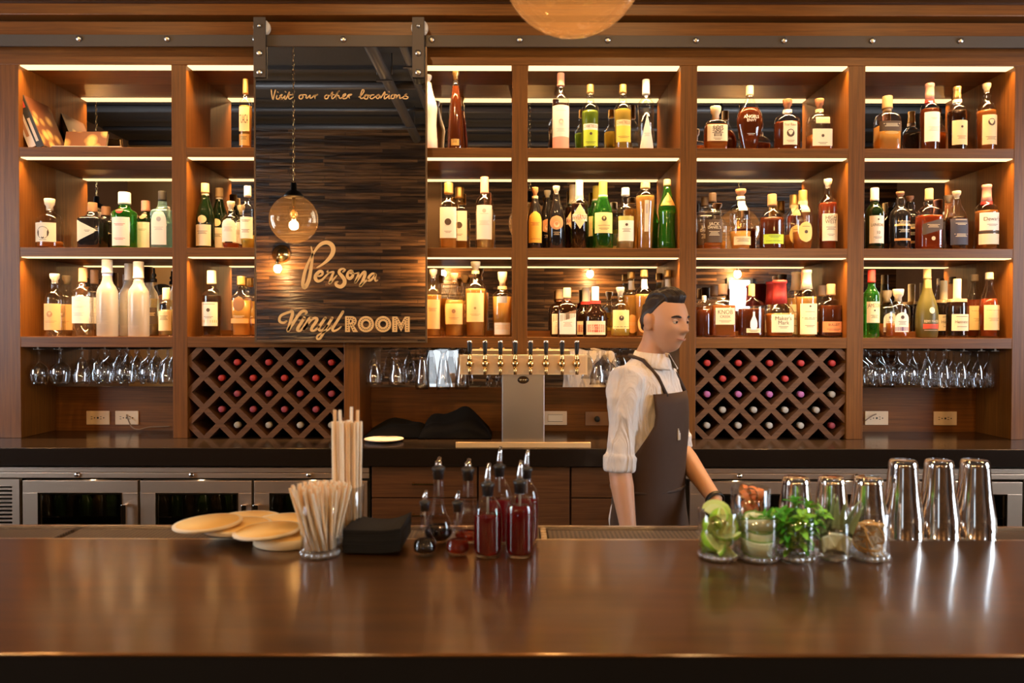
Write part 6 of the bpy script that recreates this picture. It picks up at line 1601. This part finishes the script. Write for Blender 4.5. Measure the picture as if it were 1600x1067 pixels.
# shirt
sh = MB(); rings(sh, [(z, a+.014, b+.014, x) for z, a, b, x in TOR[:-1]] + [(1.45, .064, .062, .012)])
for S_, E_ in ((RS, RE), (LS, LE)):
    pts = [lerp(S_, Vector((0, 0, S_.z)), .35)] + [lerp(S_, E_, t) for t in (0, .2, .4, .6, .8, .97)]
    sh.tube(pts, [.052, .066, .059, .053, .050, .048, .049], 22)
    t = (E_-S_).normalized()
    sh.tube([lerp(S_, E_, .84), lerp(S_, E_, .86), lerp(S_, E_, 1.02), lerp(S_, E_, 1.04)], [.042, .055, .054, .044], 24)
so = sh.build('shirt', SHIRT, man)
md = so.modifiers.new('remesh', 'REMESH'); md.mode = 'VOXEL'; md.voxel_size = .006; md.use_smooth_shade = True
tx = bpy.data.textures.new('folds', 'CLOUDS'); tx.noise_scale = .11; tx.noise_depth = 2
md = so.modifiers.new('folds', 'DISPLACE'); md.texture = tx; md.strength = .026; md.mid_level = .5; md.texture_coords = 'LOCAL'
md = so.modifiers.new('smooth', 'SMOOTH'); md.factor = .5; md.iterations = 1
# collar
c = MB(); vs = []; fs = []; n = 36
for k in range(n+1):
    a = rad(22)+(2*PI-rad(44))*k/n; fr_ = .5+.5*math.cos(a)
    for (r, z) in ((.056, 1.435), (.054, 1.475-.012*fr_), (.060, 1.478-.012*fr_), (.080+.010*fr_, 1.435-.020*fr_), (.076+.010*fr_, 1.430-.020*fr_)):
        vs.append((.014+r*1.0*math.cos(a)+.006, r*math.sin(a), z))
for k in range(n):
    for j in range(4): a = 5*k+j; fs.append((a, a+1, a+6, a+5))
c.add(vs, fs, True); co = c.build('collar', SHIRT, man); md = co.modifiers.new('solid', 'SOLIDIFY'); md.thickness = .003
# trousers and shoes
t = MB(); rings(t, [(.80, .155, .115, 0), (.90, .158, .114, 0), (.97, .146, .108, 0), (.985, .138, .102, .003)])
for s_ in (-1, 1): t.tube([(0, s_*.085, .92), (.005, s_*.09, .70), (.012, s_*.095, .48), (-.005, s_*.10, .30), (-.01, s_*.105, .08)], [.082, .080, .068, .064, .060], 20)
to = t.build('trousers', TROU, man); md = to.modifiers.new('remesh', 'REMESH'); md.mode = 'VOXEL'; md.voxel_size = .009; md.use_smooth_shade = True
for s_ in (-1, 1):
    m = MB(); rings(m, [(.0, .045, .135, .05), (.02, .047, .137, .05), (.045, .042, .120, .042), (.075, .038, .070, .0), (.095, .034, .05, -.015)], 24)
    for i in range(len(m.v)): v = m.v[i]; m.v[i] = (v[0], v[1]+s_*.108, v[2])
    m.build('shoe', BLACK, man)
# apron: bib and skirt wrapped round the front
m = MB(); vs = []; fs = []; nz_, na = 26, 22
AP = [(.42, .19, .155, .02), (.60, .185, .148, .015), (.80, .176, .135, .008)] + [(z, a+.024, b+.026, x) for z, a, b, x in TOR[1:7]]
for i in range(nz_+1):
    z = .42+(1.335-.42)*i/nz_
    for q in range(len(AP)-1):
        if AP[q][0] <= z <= AP[q+1][0]:
            k = (z-AP[q][0])/(AP[q+1][0]-AP[q][0]); a = AP[q][1]+(AP[q+1][1]-AP[q][1])*k; b = AP[q][2]+(AP[q+1][2]-AP[q][2])*k; xo = AP[q][3]+(AP[q+1][3]-AP[q][3])*k; break
    am = rad(118) if z < 1.02 else rad(118)-(rad(118)-rad(50))*min(1, (z-1.02)/.22)
    for j in range(na+1):
        t_ = -am+2*am*j/na; c_, s_ = math.cos(t_), math.sin(t_)
        vs.append((xo+b*math.copysign(abs(c_)**.87, c_), a*math.copysign(abs(s_)**.87, s_), z))
for i in range(nz_):
    for j in range(na): a = i*(na+1)+j; fs.append((a, a+1, a+na+2, a+na+1))
m.add(vs, fs, True); ao = m.build('apron', APRON, man); md = ao.modifiers.new('solid', 'SOLIDIFY'); md.thickness = .004; md.offset = 1
st = MB()
for s_ in (-1, 1):
    st = MB(); st.tube([(.112, s_*.090, 1.325), (.078, s_*.088, 1.39), (.02, s_*.078, 1.445), (-.045, s_*.05, 1.460), (-.062, 0, 1.458)], .007, 8)
    st.build('apron_strap', P('strap_dark', (.04, .022, .014), .7), man).parent = ao
rg_ = [(z, a+.028, b+.030, x) for z, a, b, x in TOR if abs(z-1.0) < .01][0]
st2 = MB(); st2.tube([(rg_[3]+rg_[2]*math.cos(2*PI*k/28), rg_[1]*math.sin(2*PI*k/28), 1.0+.0) for k in range(29)], .007, 8)
q = st2.build('apron_belt', P('strap_dark', (.04, .022, .014), .7), man); q.parent = ao
m = MB(); 
for k in range(3): m.box(.134, .137, -.050+.008*k, -.046+.008*k, 1.175, 1.215-.008*k)
m.build('apron_mark', SHIRT, man).parent = ao
# bracelet on the reaching wrist
dW = (LWr-LE).normalized(); M = Matrix.Translation(LWr-dW*.008) @ dW.to_track_quat('Z', 'Y').to_matrix().to_4x4(); m = MB()
m.lathe([(.0305, -.009), (.0325, -.008), (.0325, .008), (.0305, .009)], 24, M=M, close=False); m.build('watch_strap', BLACK, man)
